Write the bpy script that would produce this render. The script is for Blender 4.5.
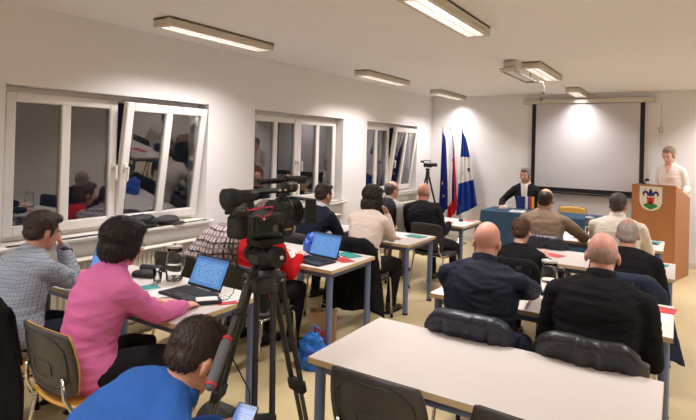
import bpy, bmesh, math, random
import numpy as np
from mathutils import Vector, Matrix, noise
random.seed(7); np.random.seed(7)
PI = math.pi
scn = bpy.context.scene
for o in list(bpy.data.objects): bpy.data.objects.remove(o)
COL = scn.collection

# ------------------------------------------------------------------ camera
CAM_H = 1.72
yaw, pitch, roll, FPX, CYPX = -0.563622, 0.007186, 0.0273634, 523.64, 141.14
fw = Vector((math.sin(yaw)*math.cos(pitch), math.cos(yaw)*math.cos(pitch), math.sin(pitch)))
r0 = Vector((math.cos(yaw), -math.sin(yaw), 0)); u0 = r0.cross(fw)
rt = math.cos(roll)*r0 + math.sin(roll)*u0; up = -math.sin(roll)*r0 + math.cos(roll)*u0
cd = bpy.data.cameras.new('camera'); cam = bpy.data.objects.new('camera', cd); COL.objects.link(cam)
cam.matrix_world = Matrix(((rt.x, up.x, -fw.x, 0), (rt.y, up.y, -fw.y, 0), (rt.z, up.z, -fw.z, CAM_H), (0, 0, 0, 1)))
cd.sensor_fit = 'HORIZONTAL'; cd.sensor_width = 36; cd.lens = FPX/696*36; cd.shift_y = -(210-CYPX)/696
cd.clip_start = 0.05; cd.clip_end = 100
scn.camera = cam

# ------------------------------------------------------------------ world (night outside), exposure
w = bpy.data.worlds.new('night'); scn.world = w; w.use_nodes = True
w.node_tree.nodes['Background'].inputs[0].default_value = (0.010, 0.012, 0.018, 1)
w.node_tree.nodes['Background'].inputs[1].default_value = 0.5
scn.view_settings.view_transform = 'Standard'; scn.view_settings.look = 'None'
scn.view_settings.exposure = 0.0; scn.view_settings.gamma = 1; scn.view_settings.use_curve_mapping = False
LAMP_POWER = 26.0
LAMP_COLOR = (1.0, 0.945, 0.96)

# ------------------------------------------------------------------ materials
MATS = {}
def srgb(r, g, b):
    f = lambda c: (c/255/12.92) if c/255 <= 0.04045 else ((c/255+0.055)/1.055)**2.4
    return (f(r), f(g), f(b), 1)
def mat(name, rgb, rough=0.6, metal=0.0, var=0.08, scale=8.0, bump=0.0, bscale=60.0, spec=0.5, emit=None, estr=0.0, coat=0.0, stretch=None, sheen=0.0):
    if name in MATS: return MATS[name]
    m = bpy.data.materials.new(name); m.use_nodes = True; nt = m.node_tree; N = nt.nodes; L = nt.links
    b = N['Principled BSDF']; b.inputs['Roughness'].default_value = rough; b.inputs['Metallic'].default_value = metal
    b.inputs['Specular IOR Level'].default_value = spec
    if coat: b.inputs['Coat Weight'].default_value = coat
    if sheen: b.inputs['Sheen Weight'].default_value = sheen
    c = srgb(*rgb)
    tc = N.new('ShaderNodeTexCoord'); mp = N.new('ShaderNodeMapping'); L.new(tc.outputs['Object'], mp.inputs[0])
    if stretch: mp.inputs['Scale'].default_value = stretch
    nz = N.new('ShaderNodeTexNoise'); nz.inputs['Scale'].default_value = scale; nz.inputs['Detail'].default_value = 4
    L.new(mp.outputs[0], nz.inputs['Vector'])
    mx = N.new('ShaderNodeMix'); mx.data_type = 'RGBA'
    mx.inputs[6].default_value = tuple(max(0, v*(1-var)) for v in c[:3])+(1,)
    mx.inputs[7].default_value = tuple(min(1, v*(1+var)) for v in c[:3])+(1,)
    L.new(nz.outputs[0], mx.inputs[0]); L.new(mx.outputs[2], b.inputs['Base Color'])
    if bump:
        n2 = N.new('ShaderNodeTexNoise'); n2.inputs['Scale'].default_value = bscale; n2.inputs['Detail'].default_value = 3
        L.new(mp.outputs[0], n2.inputs['Vector'])
        bp = N.new('ShaderNodeBump'); bp.inputs['Strength'].default_value = bump; bp.inputs['Distance'].default_value = 0.01
        L.new(n2.outputs[0], bp.inputs['Height']); L.new(bp.outputs[0], b.inputs['Normal'])
    if emit:
        b.inputs['Emission Color'].default_value = srgb(*emit); b.inputs['Emission Strength'].default_value = estr
    MATS[name] = m
    return m
def glass(name, ior=1.5, tint=(1, 1, 1)):
    if name in MATS: return MATS[name]
    m = bpy.data.materials.new(name); m.use_nodes = True; N = m.node_tree.nodes
    b = N['Principled BSDF']; b.inputs['Transmission Weight'].default_value = 1; b.inputs['Roughness'].default_value = 0.0
    b.inputs['IOR'].default_value = ior; b.inputs['Base Color'].default_value = tint+(1,)
    MATS[name] = m; return m
def grid_mat(name, base, line, line2, pitch_, w=0.16, rough=0.85, rot=0.0):
    """woven check: two sets of lines at right angles"""
    if name in MATS: return MATS[name]
    m = bpy.data.materials.new(name); m.use_nodes = True; N = m.node_tree.nodes; L = m.node_tree.links
    b = N['Principled BSDF']; b.inputs['Roughness'].default_value = rough; b.inputs['Specular IOR Level'].default_value = 0.2
    tc = N.new('ShaderNodeTexCoord'); mp = N.new('ShaderNodeMapping'); L.new(tc.outputs['Object'], mp.inputs[0])
    mp.inputs['Rotation'].default_value = (0, 0, rot)
    sx = N.new('ShaderNodeSeparateXYZ'); L.new(mp.outputs[0], sx.inputs[0])
    def mth(op, a, bb=None):
        n = N.new('ShaderNodeMath'); n.operation = op
        if hasattr(a, 'is_output'): L.new(a, n.inputs[0])
        else: n.inputs[0].default_value = a
        if bb is not None:
            if hasattr(bb, 'is_output'): L.new(bb, n.inputs[1])
            else: n.inputs[1].default_value = bb
        return n.outputs[0]
    nz = N.new('ShaderNodeTexNoise'); nz.inputs['Scale'].default_value = 5; L.new(mp.outputs[0], nz.inputs['Vector'])
    wob = mth('MULTIPLY', mth('SUBTRACT', nz.outputs[0], 0.5), 0.05)
    def lines(s, ph, ww):
        f = mth('FRACT', mth('DIVIDE', mth('ADD', mth('ADD', s, wob), 10.0+ph*pitch_), pitch_))
        return mth('LESS_THAN', f, ww)
    xy = mth('ADD', sx.outputs[0], mth('MULTIPLY', sx.outputs[1], 0.55))
    a = mth('MAXIMUM', lines(xy, 0, w), lines(sx.outputs[2], 0, w))
    a2 = mth('MAXIMUM', lines(xy, .5, w), lines(sx.outputs[2], .5, w))
    m1 = N.new('ShaderNodeMix'); m1.data_type = 'RGBA'; m1.inputs[6].default_value = srgb(*base); m1.inputs[7].default_value = srgb(*line); L.new(a, m1.inputs[0])
    m2 = N.new('ShaderNodeMix'); m2.data_type = 'RGBA'; m2.inputs[7].default_value = srgb(*line2); L.new(m1.outputs[2], m2.inputs[6]); L.new(a2, m2.inputs[0])
    L.new(m2.outputs[2], b.inputs['Base Color'])
    MATS[name] = m; return m

# ------------------------------------------------------------------ geometry collector
def V(*a): return Vector(a)
class G:
    def __init__(s): s.v = []; s.f = []; s.m = []; s.sm = []; s.cur = 0; s.smooth = False
    def _add(s, vs, fs):
        o = len(s.v); s.v += [tuple(p) for p in vs]
        for f in fs: s.f.append(tuple(i+o for i in f)); s.m.append(s.cur); s.sm.append(s.smooth)
        return s
    def box(s, c, size, rot=None, bev=0.0):
        hx, hy, hz = size[0]/2, size[1]/2, size[2]/2; c = Vector(c); R = rot if rot is not None else Matrix.Identity(3)
        if bev <= 0:
            P = [(x, y, z) for x in (-hx, hx) for y in (-hy, hy) for z in (-hz, hz)]
            F = [(0, 1, 3, 2), (4, 6, 7, 5), (0, 4, 5, 1), (2, 3, 7, 6), (0, 2, 6, 4), (1, 5, 7, 3)]
            return s._add([R@Vector(p)+c for p in P], F)
        b = min(bev, hx*.95, hy*.95, hz*.95)
        vs = []; idx = {}
        for sx in (-1, 1):
            for sy in (-1, 1):
                for sz in (-1, 1):
                    for k in range(3):
                        p = [sx*(hx-b), sy*(hy-b), sz*(hz-b)]; p[k] = (sx*hx, sy*hy, sz*hz)[k]
                        idx[(sx, sy, sz, k)] = len(vs); vs.append(R@Vector(p)+c)
        fs = []
        for k in range(3):
            a, d = [i for i in range(3) if i != k]
            for sg in (-1, 1):
                q = []
                for (p, r) in ((-1, -1), (1, -1), (1, 1), (-1, 1)):
                    t = [0, 0, 0]; t[k] = sg; t[a] = p; t[d] = r; q.append(idx[(t[0], t[1], t[2], k)])
                flip = (sg == 1) == (k == 1)
                fs.append(tuple(reversed(q)) if flip else tuple(q))
        for k in range(3):   # edges along axis k
            a, d = [i for i in range(3) if i != k]
            for p in (-1, 1):
                for r in (-1, 1):
                    t0 = [0, 0, 0]; t0[k] = -1; t0[a] = p; t0[d] = r; t1 = list(t0); t1[k] = 1
                    q = [idx[(*t0, a)], idx[(*t1, a)], idx[(*t1, d)], idx[(*t0, d)]]
                    if (p*r > 0) == (k == 1): q.reverse()
                    fs.append(tuple(q))
        for sx in (-1, 1):
            for sy in (-1, 1):
                for sz in (-1, 1):
                    q = [idx[(sx, sy, sz, 0)], idx[(sx, sy, sz, 1)], idx[(sx, sy, sz, 2)]]
                    if sx*sy*sz < 0: q.reverse()
                    fs.append(tuple(q))
        return s._add(vs, fs)
    def bar(s, a, b, w, h=None, upv=(0, 0, 1), bev=0.0):
        a = Vector(a); b = Vector(b); h = h or w; d = b-a; L = d.length; d.normalize()
        u = Vector(upv); x = d.cross(u)
        if x.length < 1e-4: x = d.cross(Vector((1, 0, 0)))
        x.normalize(); z = x.cross(d)
        R = Matrix((x, d, z)).transposed()
        return s.box((a+b)/2, (w, L, h), R, bev)
    def loft(s, pts, rad, n=12, side=(1, 0, 0), cap=True, dome=0.6, closed=False):
        pts = [Vector(p) for p in pts]; side = Vector(side); K = len(pts)
        rings = []
        rad = [(r, r) if not hasattr(r, '__len__') else r for r in rad]
        T = []
        for i in range(K):
            if closed: t = pts[(i+1) % K]-pts[i-1]
            else: t = pts[min(i+1, K-1)]-pts[max(i-1, 0)]
            T.append(t.normalized())
        if cap and dome > 0 and not closed:
            p0, pK, T0, TK, q0, qK = pts[0], pts[-1], T[0], T[-1], rad[0], rad[-1]
            m0, mK = min(q0)*dome, min(qK)*dome
            pre = [(p0-T0*m0*math.sin(a), (q0[0]*math.cos(a), q0[1]*math.cos(a)), T0) for a in (1.35, .8)]
            pre = [pre[0], pre[1]]
            post = [(pK+TK*mK*math.sin(a), (qK[0]*math.cos(a), qK[1]*math.cos(a)), TK) for a in (.8, 1.35)]
            seq = pre+list(zip(pts, rad, T))+post
        else: seq = list(zip(pts, rad, T))
        vs = []; prev = None
        for p, r, t in seq:
            ref = side if prev is None else prev
            x = ref-t*t.dot(ref)
            if x.length < 1e-3: x = t.orthogonal()
            x.normalize(); y = t.cross(x); prev = side if side.cross(t).length > .3 else x
            for k in range(n):
                a = 2*PI*k/n; vs.append(p+x*(r[0]*math.cos(a))+y*(r[1]*math.sin(a)))
        m = len(seq); fs = []
        for i in range(m if closed else m-1):
            j = (i+1) % m
            for k in range(n):
                fs.append((i*n+k, i*n+(k+1) % n, j*n+(k+1) % n, j*n+k))
        if cap and not closed:
            fs.append(tuple(reversed(range(n)))); fs.append(tuple(range((m-1)*n, m*n)))
        return s._add(vs, fs)
    def tube(s, pts, r, n=8, closed=False, cap=True): return s.loft(pts, [r]*len(pts), n, (0.31, 0.17, 0.93) if True else None, cap, 0.0, closed)
    def cyl(s, a, b, r, r2=None, n=16): return s.loft([a, b], [r, r2 if r2 is not None else r], n, (1, 0, 0.001), True, 0.0)
    def ell(s, c, r, rot=None, nu=16, nv=10):
        c = Vector(c); R = rot if rot is not None else Matrix.Identity(3); vs = []; fs = []
        for i in range(1, nv):
            th = PI*i/nv
            for k in range(nu):
                ph = 2*PI*k/nu
                vs.append(R@Vector((r[0]*math.sin(th)*math.cos(ph), r[1]*math.sin(th)*math.sin(ph), r[2]*math.cos(th)))+c)
        t = len(vs); vs.append(R@Vector((0, 0, r[2]))+c); vs.append(R@Vector((0, 0, -r[2]))+c)
        for i in range(nv-2):
            for k in range(nu): fs.append((i*nu+k, (i+1)*nu+k, (i+1)*nu+(k+1) % nu, i*nu+(k+1) % nu))
        for k in range(nu):
            fs.append((t, k, (k+1) % nu)); fs.append((t+1, (nv-2)*nu+(k+1) % nu, (nv-2)*nu+k))
        return s._add(vs, fs)
    def lathe(s, prof, c=(0, 0, 0), n=24, closed_prof=False):
        c = Vector(c); vs = []; fs = []; m = len(prof)
        for r, z in prof:
            for k in range(n):
                a = 2*PI*k/n; vs.append(c+Vector((r*math.cos(a), r*math.sin(a), z)))
        for i in range(m if closed_prof else m-1):
            j = (i+1) % m
            for k in range(n): fs.append((i*n+k, i*n+(k+1) % n, j*n+(k+1) % n, j*n+k))
        if not closed_prof:
            if prof[0][0] > 1e-6: fs.append(tuple(reversed(range(n))))
            if prof[-1][0] > 1e-6: fs.append(tuple(range((m-1)*n, m*n)))
        return s._add(vs, fs)
    def prism(s, poly, thick, M=None):
        """poly: 2D points in XZ plane (counter-clockwise seen from -Y), extruded along +Y"""
        M = M or Matrix.Identity(4); n = len(poly)
        vs = [M@Vector((x, 0, z)) for x, z in poly]+[M@Vector((x, thick, z)) for x, z in poly]
        fs = [tuple(range(n)), tuple(reversed(range(n, 2*n)))]+[(i, i+n, (i+1) % n+n, (i+1) % n) for i in range(n)]
        return s._add(vs, fs)
    def grid(s, fn, nu, nv):
        vs = [fn(i/nu, j/nv) for j in range(nv+1) for i in range(nu+1)]
        fs = [(j*(nu+1)+i, j*(nu+1)+i+1, (j+1)*(nu+1)+i+1, (j+1)*(nu+1)+i) for j in range(nv) for i in range(nu)]
        return s._add(vs, fs)
    def slab(s, fn, nu, nv, th):
        """thick sheet: fn(u,v)->point; offset by th along the normal, rims closed"""
        P = [[Vector(fn(i/nu, j/nv)) for i in range(nu+1)] for j in range(nv+1)]
        top = []; bot = []
        for j in range(nv+1):
            for i in range(nu+1):
                du = P[j][min(i+1, nu)]-P[j][max(i-1, 0)]; dv = P[min(j+1, nv)][i]-P[max(j-1, 0)][i]
                nn = du.cross(dv)
                nn = nn.normalized() if nn.length > 1e-9 else Vector((0, 0, 1))
                top.append(P[j][i]+nn*th/2); bot.append(P[j][i]-nn*th/2)
        W = nu+1; n = len(top); I = lambda i, j: j*W+i
        fs = []
        for j in range(nv):
            for i in range(nu):
                q = (I(i, j), I(i+1, j), I(i+1, j+1), I(i, j+1)); fs.append(q); fs.append(tuple(n+k for k in reversed(q)))
        rim = [I(i, 0) for i in range(nu+1)]+[I(nu, j) for j in range(1, nv+1)]+[I(i, nv) for i in range(nu-1, -1, -1)]+[I(0, j) for j in range(nv-1, 0, -1)]
        for a in range(len(rim)):
            b = (a+1) % len(rim); fs.append((rim[a], n+rim[a], n+rim[b], rim[b]))
        return s._add(top+bot, fs)
    def mesh(s, name, mats, smooth=None):
        me = bpy.data.meshes.new(name); me.from_pydata(s.v, [], s.f)
        if not isinstance(mats, (list, tuple)): mats = [mats]
        for m in mats: me.materials.append(m)
        me.polygons.foreach_set('material_index', s.m)
        sm = s.sm if smooth is None else [smooth]*len(s.f)
        me.polygons.foreach_set('use_smooth', sm); me.update()
        return me
    def build(s, name, mats, parent=None, smooth=None, label=None, auto=None):
        me = s.mesh(name, mats, smooth)
        if auto is not None:
            me.polygons.foreach_set('use_smooth', [True]*len(me.polygons)); me.set_sharp_from_angle(angle=math.radians(auto))
        return link(name, me, parent, label)
def link(name, me, parent=None, label=None):
    o = bpy.data.objects.new(name, me); COL.objects.link(o)
    if parent is not None: o.parent = parent
    if label: o['label'] = label
    return o
def thing(name, label, cat, loc=(0, 0, 0), rz=0.0, group=None):
    o = bpy.data.objects.new(name, None); COL.objects.link(o); o.empty_display_size = 0.1
    o.location = loc; o.rotation_euler = (0, 0, rz); o['label'] = label; o['category'] = cat
    if group: o['group'] = group
    return o
def tag(o, label, cat, group=None):
    o['label'] = label; o['category'] = cat
    if group: o['group'] = group
    return o
def struct(o, label=None):
    o['kind'] = 'structure'
    if label: o['label'] = label
    return o
def dup(root, loc, rz, label, group=None):
    r = root.copy(); COL.objects.link(r); r.location = loc; r.rotation_euler = (0, 0, rz); r['label'] = label
    if group: r['group'] = group
    for ch in list(root.children):
        c = ch.copy(); COL.objects.link(c); c.parent = r
        for g in list(ch.children):
            d = g.copy(); COL.objects.link(d); d.parent = c
    return r
def vox(name, g, voxel, mats, parent=None, smooth_it=3, fold=0.0, fscale=14.0, fstretch=(1, 1, 1), seed=0.0, label=None):
    """union of the closed shapes in g as one continuous skin"""
    me = g.mesh(name+'_src', []) if False else bpy.data.meshes.new(name+'_src')
    if not len(me.vertices): me.from_pydata(g.v, [], g.f)
    t = bpy.data.objects.new('tmp', me); COL.objects.link(t)
    md = t.modifiers.new('r', 'REMESH'); md.mode = 'VOXEL'; md.voxel_size = voxel; md.adaptivity = 0.0
    if smooth_it:
        ms = t.modifiers.new('s', 'SMOOTH'); ms.factor = 0.5; ms.iterations = smooth_it
    dg = bpy.context.evaluated_depsgraph_get()
    out = bpy.data.meshes.new_from_object(t.evaluated_get(dg)); out.name = name
    bpy.data.objects.remove(t); bpy.data.meshes.remove(me)
    out.materials.clear()
    for m in (mats if isinstance(mats, (list, tuple)) else [mats]): out.materials.append(m)
    n = len(out.vertices)
    if fold and n:
        co = np.empty(n*3); out.vertices.foreach_get('co', co); co = co.reshape(-1, 3)
        no = np.array([v.normal[:] for v in out.vertices])
        d = np.empty(n); fs = np.array(fstretch)*fscale; q = co*fs+seed
        for i in range(n):
            p = Vector(q[i]); a = noise.noise(p); d[i] = (1-abs(a)*2.2)*0.7+noise.noise(p*2.3)*0.3
        co += no*(d*fold)[:, None]; out.vertices.foreach_set('co', co.ravel())
    out.polygons.foreach_set('use_smooth', [True]*len(out.polygons)); out.update()
    return link(name, out, parent, label)
def rotm(ax, ay, az): return (Matrix.Rotation(az, 3, 'Z')@Matrix.Rotation(ay, 3, 'Y')@Matrix.Rotation(ax, 3, 'X'))

# ================================================================== THE ROOM
XW, YF, ZC = -4.05, 9.43, 2.682          # left wall, front wall, ceiling
XR, YB = 2.25, -2.4                       # right and back wall (behind the camera)
M_wall = mat('wall_paint', (237, 234, 232), 0.9, var=0.02, scale=3, bump=0.05, bscale=220, spec=0.2)
M_ceil = mat('ceiling_paint', (236, 233, 231), 0.95, var=0.02, scale=2, spec=0.1)
M_floor = mat('vinyl_floor', (202, 184, 140), 0.38, var=0.07, scale=1.6, spec=0.4, bump=0.02, bscale=30)
M_base = mat('baseboard_white', (214, 208, 198), 0.6, var=0.03)
M_pvc = mat('window_plastic', (236, 232, 226), 0.35, var=0.02, spec=0.5)
M_seal = mat('window_seal', (60, 58, 58), 0.7, var=0.05)
M_pane = glass('window_glass', 2.0, (0.92, 0.94, 0.98))
M_sill = mat('sill_board', (233, 228, 220), 0.4, var=0.02)
M_chrome = mat('chrome', (200, 198, 194), 0.18, 1.0, var=0.03)
M_black = mat('black_plastic', (24, 24, 26), 0.45, var=0.15, bump=0.03, bscale=120)
M_white = mat('white_plastic', (232, 229, 222), 0.4, var=0.02)
WT = 0.30
WINS = [(1.84, 3.74), (4.43, 6.28), (6.95, 8.77)]
WZ0, WZ1 = 0.93, 2.092

g = G(); g.box(((XW+XR)/2, (YF+YB)/2, -0.05), (XR-XW+.6, YF-YB+.6, 0.1)); struct(g.build('floor', M_floor))
g = G(); g.box(((XW+XR)/2, (YF+YB)/2, ZC+0.05), (XR-XW+.6, YF-YB+.6, 0.1)); struct(g.build('ceiling', M_ceil))
g = G(); g.box(((XW+XR)/2, YF+.15, ZC/2), (XR-XW+.6, .3, ZC)); struct(g.build('wall_front', M_wall))
g = G(); g.box(((XW+XR)/2, YB-.15, ZC/2), (XR-XW+.6, .3, ZC)); struct(g.build('wall_back', M_wall))
g = G(); g.box((XR+.15, (YF+YB)/2, ZC/2), (.3, YF-YB, ZC)); struct(g.build('wall_right', M_wall))
g = G()
g.box((XW-WT/2, (YF+YB)/2, WZ0/2-.02), (WT, YF-YB, WZ0-.04)); g.box((XW-WT/2, (YF+YB)/2, (WZ1+ZC)/2), (WT, YF-YB, ZC-WZ1))
ys = [YB]+[y for w_ in WINS for y in w_]+[YF]
for k in range(0, len(ys), 2): g.box((XW-WT/2, (ys[k]+ys[k+1])/2, (WZ0+WZ1)/2-.02), (WT, ys[k+1]-ys[k], WZ1-WZ0+.04))
struct(g.build('wall_left', M_wall))
g = G(); g.box(((XW+XR)/2, YF-.008, .045), (XR-XW-.03, .016, .09)); struct(g.build('baseboard_front', M_base))
g = G(); g.box((XW+.008, (YF+YB)/2, .045), (.016, YF-YB-.04, .09)); struct(g.build('baseboard_left', M_base))

def sash(root, yc, wd, z0, z1, x, tilt, handle_side):
    """casement: four rails and a middle muntin, two panes; hinged at its bottom edge"""
    e = G(); h = z1-z0; fw_ = 0.075; t = 0.06
    for sy in (-1, 1): e.box((0, sy*(wd/2-fw_/2), h/2), (t, fw_, h), bev=.008)
    e.box((0, 0, fw_/2), (t-.002, wd-2*fw_+.004, fw_), bev=.006); e.box((0, 0, h-fw_/2), (t-.002, wd-2*fw_+.004, fw_), bev=.006)
    e.box((0, 0, h/2), (t-.004, .075, h-2*fw_+.004), bev=.006)
    s_ = e.build('sash', M_pvc, root)
    s_.location = (x, yc, z0); s_.rotation_euler = (0, tilt, 0)
    pw = (wd-2*fw_-.075)/2
    for sy in (-1, 1):
        p = G(); p.box((-.005, sy*(.0375+pw/2), h/2), (.022, pw+.01, h-2*fw_+.01)); p.build('pane', M_pane, s_)
    hd = G(); yh = handle_side*(wd/2-fw_/2)
    hd.box((t/2+.006, yh, h*.47), (.014, .03, .07), bev=.004); hd.cyl((t/2+.01, yh, h*.47), (t/2+.05, yh, h*.47), .009, n=10)
    hd.box((t/2+.05, yh, h*.47-.05), (.018, .022, .13), bev=.006); hd.build('window_handle', M_white, s_)
    return s_
def window(n, y0, y1, tilt_right):
    root = bpy.data.objects.new('window_%d' % n, None); COL.objects.link(root); struct(root)
    root['label'] = ['wide white window nearest the camera with one half tilted open', 'white closed window between the other two', 'far white window near the corner with one half tilted open'][n-1]
    x = XW-.17; fr = G(); f = .055
    for sy in (y0+f/2, y1-f/2): fr.box((x-.01, sy, (WZ0+WZ1)/2), (.07, f, WZ1-WZ0), bev=.006)
    fr.box((x-.01, (y0+y1)/2, WZ0+f/2), (.07, y1-y0-2*f, f), bev=.006); fr.box((x-.01, (y0+y1)/2, WZ1-f/2), (.07, y1-y0-2*f, f), bev=.006)
    fr.box((x-.015, (y0+y1)/2, (WZ0+WZ1)/2), (.06, .05, WZ1-WZ0-2*f), bev=.006)
    fr.build('window_frame', M_pvc, root)
    sw = (y1-y0)/2-f+.012
    sash(root, y0+f-.01+sw/2, sw, WZ0+f-.012, WZ1-f+.012, x+.045, 0.0, 1)
    sash(root, y1-f+.01-sw/2, sw, WZ0+f-.012, WZ1-f+.012, x+.045, math.radians(7.5) if tilt_right else 0.0, -1)
    s_ = G(); s_.box((XW-.05, (y0+y1)/2, WZ0-.018), (.26, y1-y0-.004, .036), bev=.01)
    s_.box((XW+.04, (y0+y1)/2, WZ0-.018), (.08, y1-y0+.10, .036), bev=.01); s_.build('window_sill', M_sill, root)
for i, (a, b_) in enumerate(WINS): window(i+1, a, b_, i != 1)

# ------------------------------------------------------------------ radiators under the windows
M_rad = mat('radiator_enamel', (228, 220, 205), 0.4, var=0.03)
def radiator(y0, y1, label):
    r = thing('radiator', label, 'radiator', (XW+.006, (y0+y1)/2, 0), 0, 'radiators under the windows')
    L_ = y1-y0; b = G()
    b.box((.075, 0, .45), (.03, L_, .60), bev=.008)
    n = int(L_/.045)
    for k in range(n):
        y = -L_/2+(k+.5)*L_/n; b.box((.094, y, .45), (.012, L_/n*.55, .56), bev=.005)
    b.build('panel', M_rad, r)
    t = G(); t.box((.075, 0, .757), (.09, L_, .014), bev=.003); 
    t.build('top_grille', M_rad, r)
    for sy in (-1, 1):
        k = G(); k.box((.03, sy*(L_/2-.15), .45), (.06, .04, .5)); k.build('bracket', M_rad, r)
    v = G(); v.cyl((.075, -L_/2-.005, .70), (.075, -L_/2-.06, .70), .014, n=10); v.cyl((.075, -L_/2-.05, .70), (.075, -L_/2-.11, .70), .022, n=12); v.build('valve', M_white, r)
    p = G(); p.tube([(.05, -L_/2-.03, .70), (.05, -L_/2-.03, .12), (.05, -L_/2-.03, 0.0)], .009); p.build('pipe', M_rad, r)
radiator(2.15, 3.75, 'white panel radiator under the window nearest the camera')
radiator(4.6, 6.1, 'white panel radiator under the middle window')
radiator(7.1, 8.6, 'white panel radiator under the far window')

# ------------------------------------------------------------------ ceiling lights
M_house = mat('lamp_housing', (205, 196, 178), 0.5, var=0.03)
M_louv = mat('lamp_louvre', (235, 235, 238), 0.2, 0.6, var=0.02)
M_tube = mat('lamp_tube', (255, 250, 242), 0.4, emit=(255, 240, 225), estr=5.0)
def ceiling_light(x0, x1, y0, y1, label, power=1.0):
    xc, yc, wd, ln, h = (x0+x1)/2, (y0+y1)/2, x1-x0, y1-y0, .075
    r = thing('ceiling_light', label, 'light', (xc, yc, ZC), 0, 'fluorescent ceiling lights')
    g = G()
    g.box((0, 0, -.008), (wd, ln, .016))
    for s_ in (-1, 1):
        g.box((s_*(wd/2-.012), 0, -h/2), (.024, ln, h), bev=.004); g.box((0, s_*(ln/2-.02), -h/2), (wd-.04, .04, h), bev=.004)
    g.build('housing', M_house, r)
    for s_ in (-1, 1):
        t = G(); t.smooth = True; t.cyl((s_*wd*.2, -ln/2+.05, -.035), (s_*wd*.2, ln/2-.05, -.035), .013, n=10); t.build('tube', M_tube, r)
    l = G(); n = int((ln-.08)/.035)
    for k in range(n+1):
        y = -ln/2+.04+k*(ln-.08)/n; l.box((0, y, -h+.012), (wd-.05, .004, .02))
    for s_ in (-1, 0, 1): l.box((s_*(wd/2-.028), 0, -h+.012), (.006, ln-.08, .022))
    l.build('louvre', M_louv, r)
    ld = bpy.data.lights.new('lamp_light', 'AREA'); ld.shape = 'RECTANGLE'; ld.size = wd-.05; ld.size_y = ln-.1; ld.energy = LAMP_POWER*power; ld.color = LAMP_COLOR; ld.spread = math.radians(126)
    lo = bpy.data.objects.new('lamp_light', ld); COL.objects.link(lo); lo.parent = r; lo.location = (0, 0, -h-.004)
    return r
ceiling_light(-3.535, -3.335, 2.66, 3.89, 'long ceiling light above the window nearest the camera')
ceiling_light(-3.535, -3.335, 5.70, 6.93, 'long ceiling light near the middle window, left of the screen')
ceiling_light(-3.535, -3.335, 8.12, 9.32, 'farthest ceiling light near the flags in the corner', .8)
ceiling_light(-1.475, -1.275, 2.84, 4.07, 'large bright ceiling light cut by the top edge')
ceiling_light(-1.475, -1.275, 5.85, 7.08, 'ceiling light beside the hanging projector bracket')
ceiling_light(-1.475, -1.275, 8.45, 9.35, 'ceiling light directly above the projection screen', .6)
for (x, lab) in ((.63, 'right-hand ceiling light outside the picture'),):
    for y, l2 in ((2.84, ' beside the tables'), (5.85, ' beside the middle rows'), (8.12, ' near the lectern')): ceiling_light(x, x+.2, y, y+1.2, lab+l2)
for x, l2 in ((-3.535, 'left'), (-1.475, 'middle'), (.63, 'right')): ceiling_light(x, x+.2, -.5, .7, 'ceiling light behind the photographer on the '+l2)

# ================================================================== TABLES AND CHAIRS
TZ = 0.72
M_top = mat('table_laminate', (213, 205, 198), 0.42, var=0.025, scale=3, stretch=(1, 6, 1), spec=0.4)
M_edge = mat('beech_edge', (205, 178, 138), 0.5, var=0.1, scale=6, stretch=(2, 2, 30))
M_leg = mat('blue_grey_enamel', (104, 116, 148), 0.4, var=0.05, spec=0.5)
M_foot = mat('rubber_foot', (30, 30, 32), 0.8)
def make_table(label, loc, group):
    r = thing('table', label, 'table', loc, 0, group); W, D = 1.42, .70
    g = G(); g.box((W/2, D/2, TZ-.0135), (W-.004, D-.004, .027)); t = g.build('table_top', M_top, r)
    e = G(); h = .028
    for y in (.0015, D-.0015): e.box((W/2, y, TZ-.0142), (W, .003, h))
    for x in (.0015, W-.0015): e.box((x, D/2, TZ-.0142), (.003, D-.006, h))
    e.build('edge_band', M_edge, t)
    for x in (.045, W-.045):
        for y in (.045, D-.045):
            l = G(); l.smooth = True; l.cyl((x, y, .018), (x, y, TZ-.027), .026, n=16); lo = l.build('leg', M_leg, r, auto=40)
            f = G(); f.cyl((x, y, 0), (x, y, .02), .028, n=14); f.build('foot', M_foot, lo)
    u = G()
    for y in (.045, D-.045): u.box((W/2, y, TZ-.05), (W-.14, .025, .045), bev=.003)
    for x in (.045, W-.045): u.box((x, D/2, TZ-.05), (.025, D-.14, .045), bev=.003)
    u.build('under_frame', M_leg, r)
    return r
XL, XRt = -3.71, -1.455
t0 = make_table('large pale empty table in the right foreground', (XRt, 2.0, 0), 'meeting tables')
TABLES = {'R1': (XRt, 2.0), 'R2': (XRt+.03, 3.36), 'R3': (XRt+.03, 4.93), 'R4': (XRt-.08, 6.27), 'L1': (XL, 1.92), 'L2': (XL-.01, 3.45), 'L3': (XL, 4.83), 'L4': (XL, 6.42)}
for k, lab in (('R2', 'pale table in front of the two bald men with coats on their chairs'), ('R3', 'pale table of the grey-haired man in black and the short-haired woman'), ('R4', 'pale table of the men in tan and cream sweaters'),
               ('L1', 'pale table in front of the woman in pink with laptop and carafe'), ('L2', 'pale table of the person in red with the open laptop'), ('L3', 'pale table of the woman in the cream sweater'), ('L4', 'pale table of the bald man in black near the flags')):
    dup(t0, (*TABLES[k], 0), 0, lab)

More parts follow.
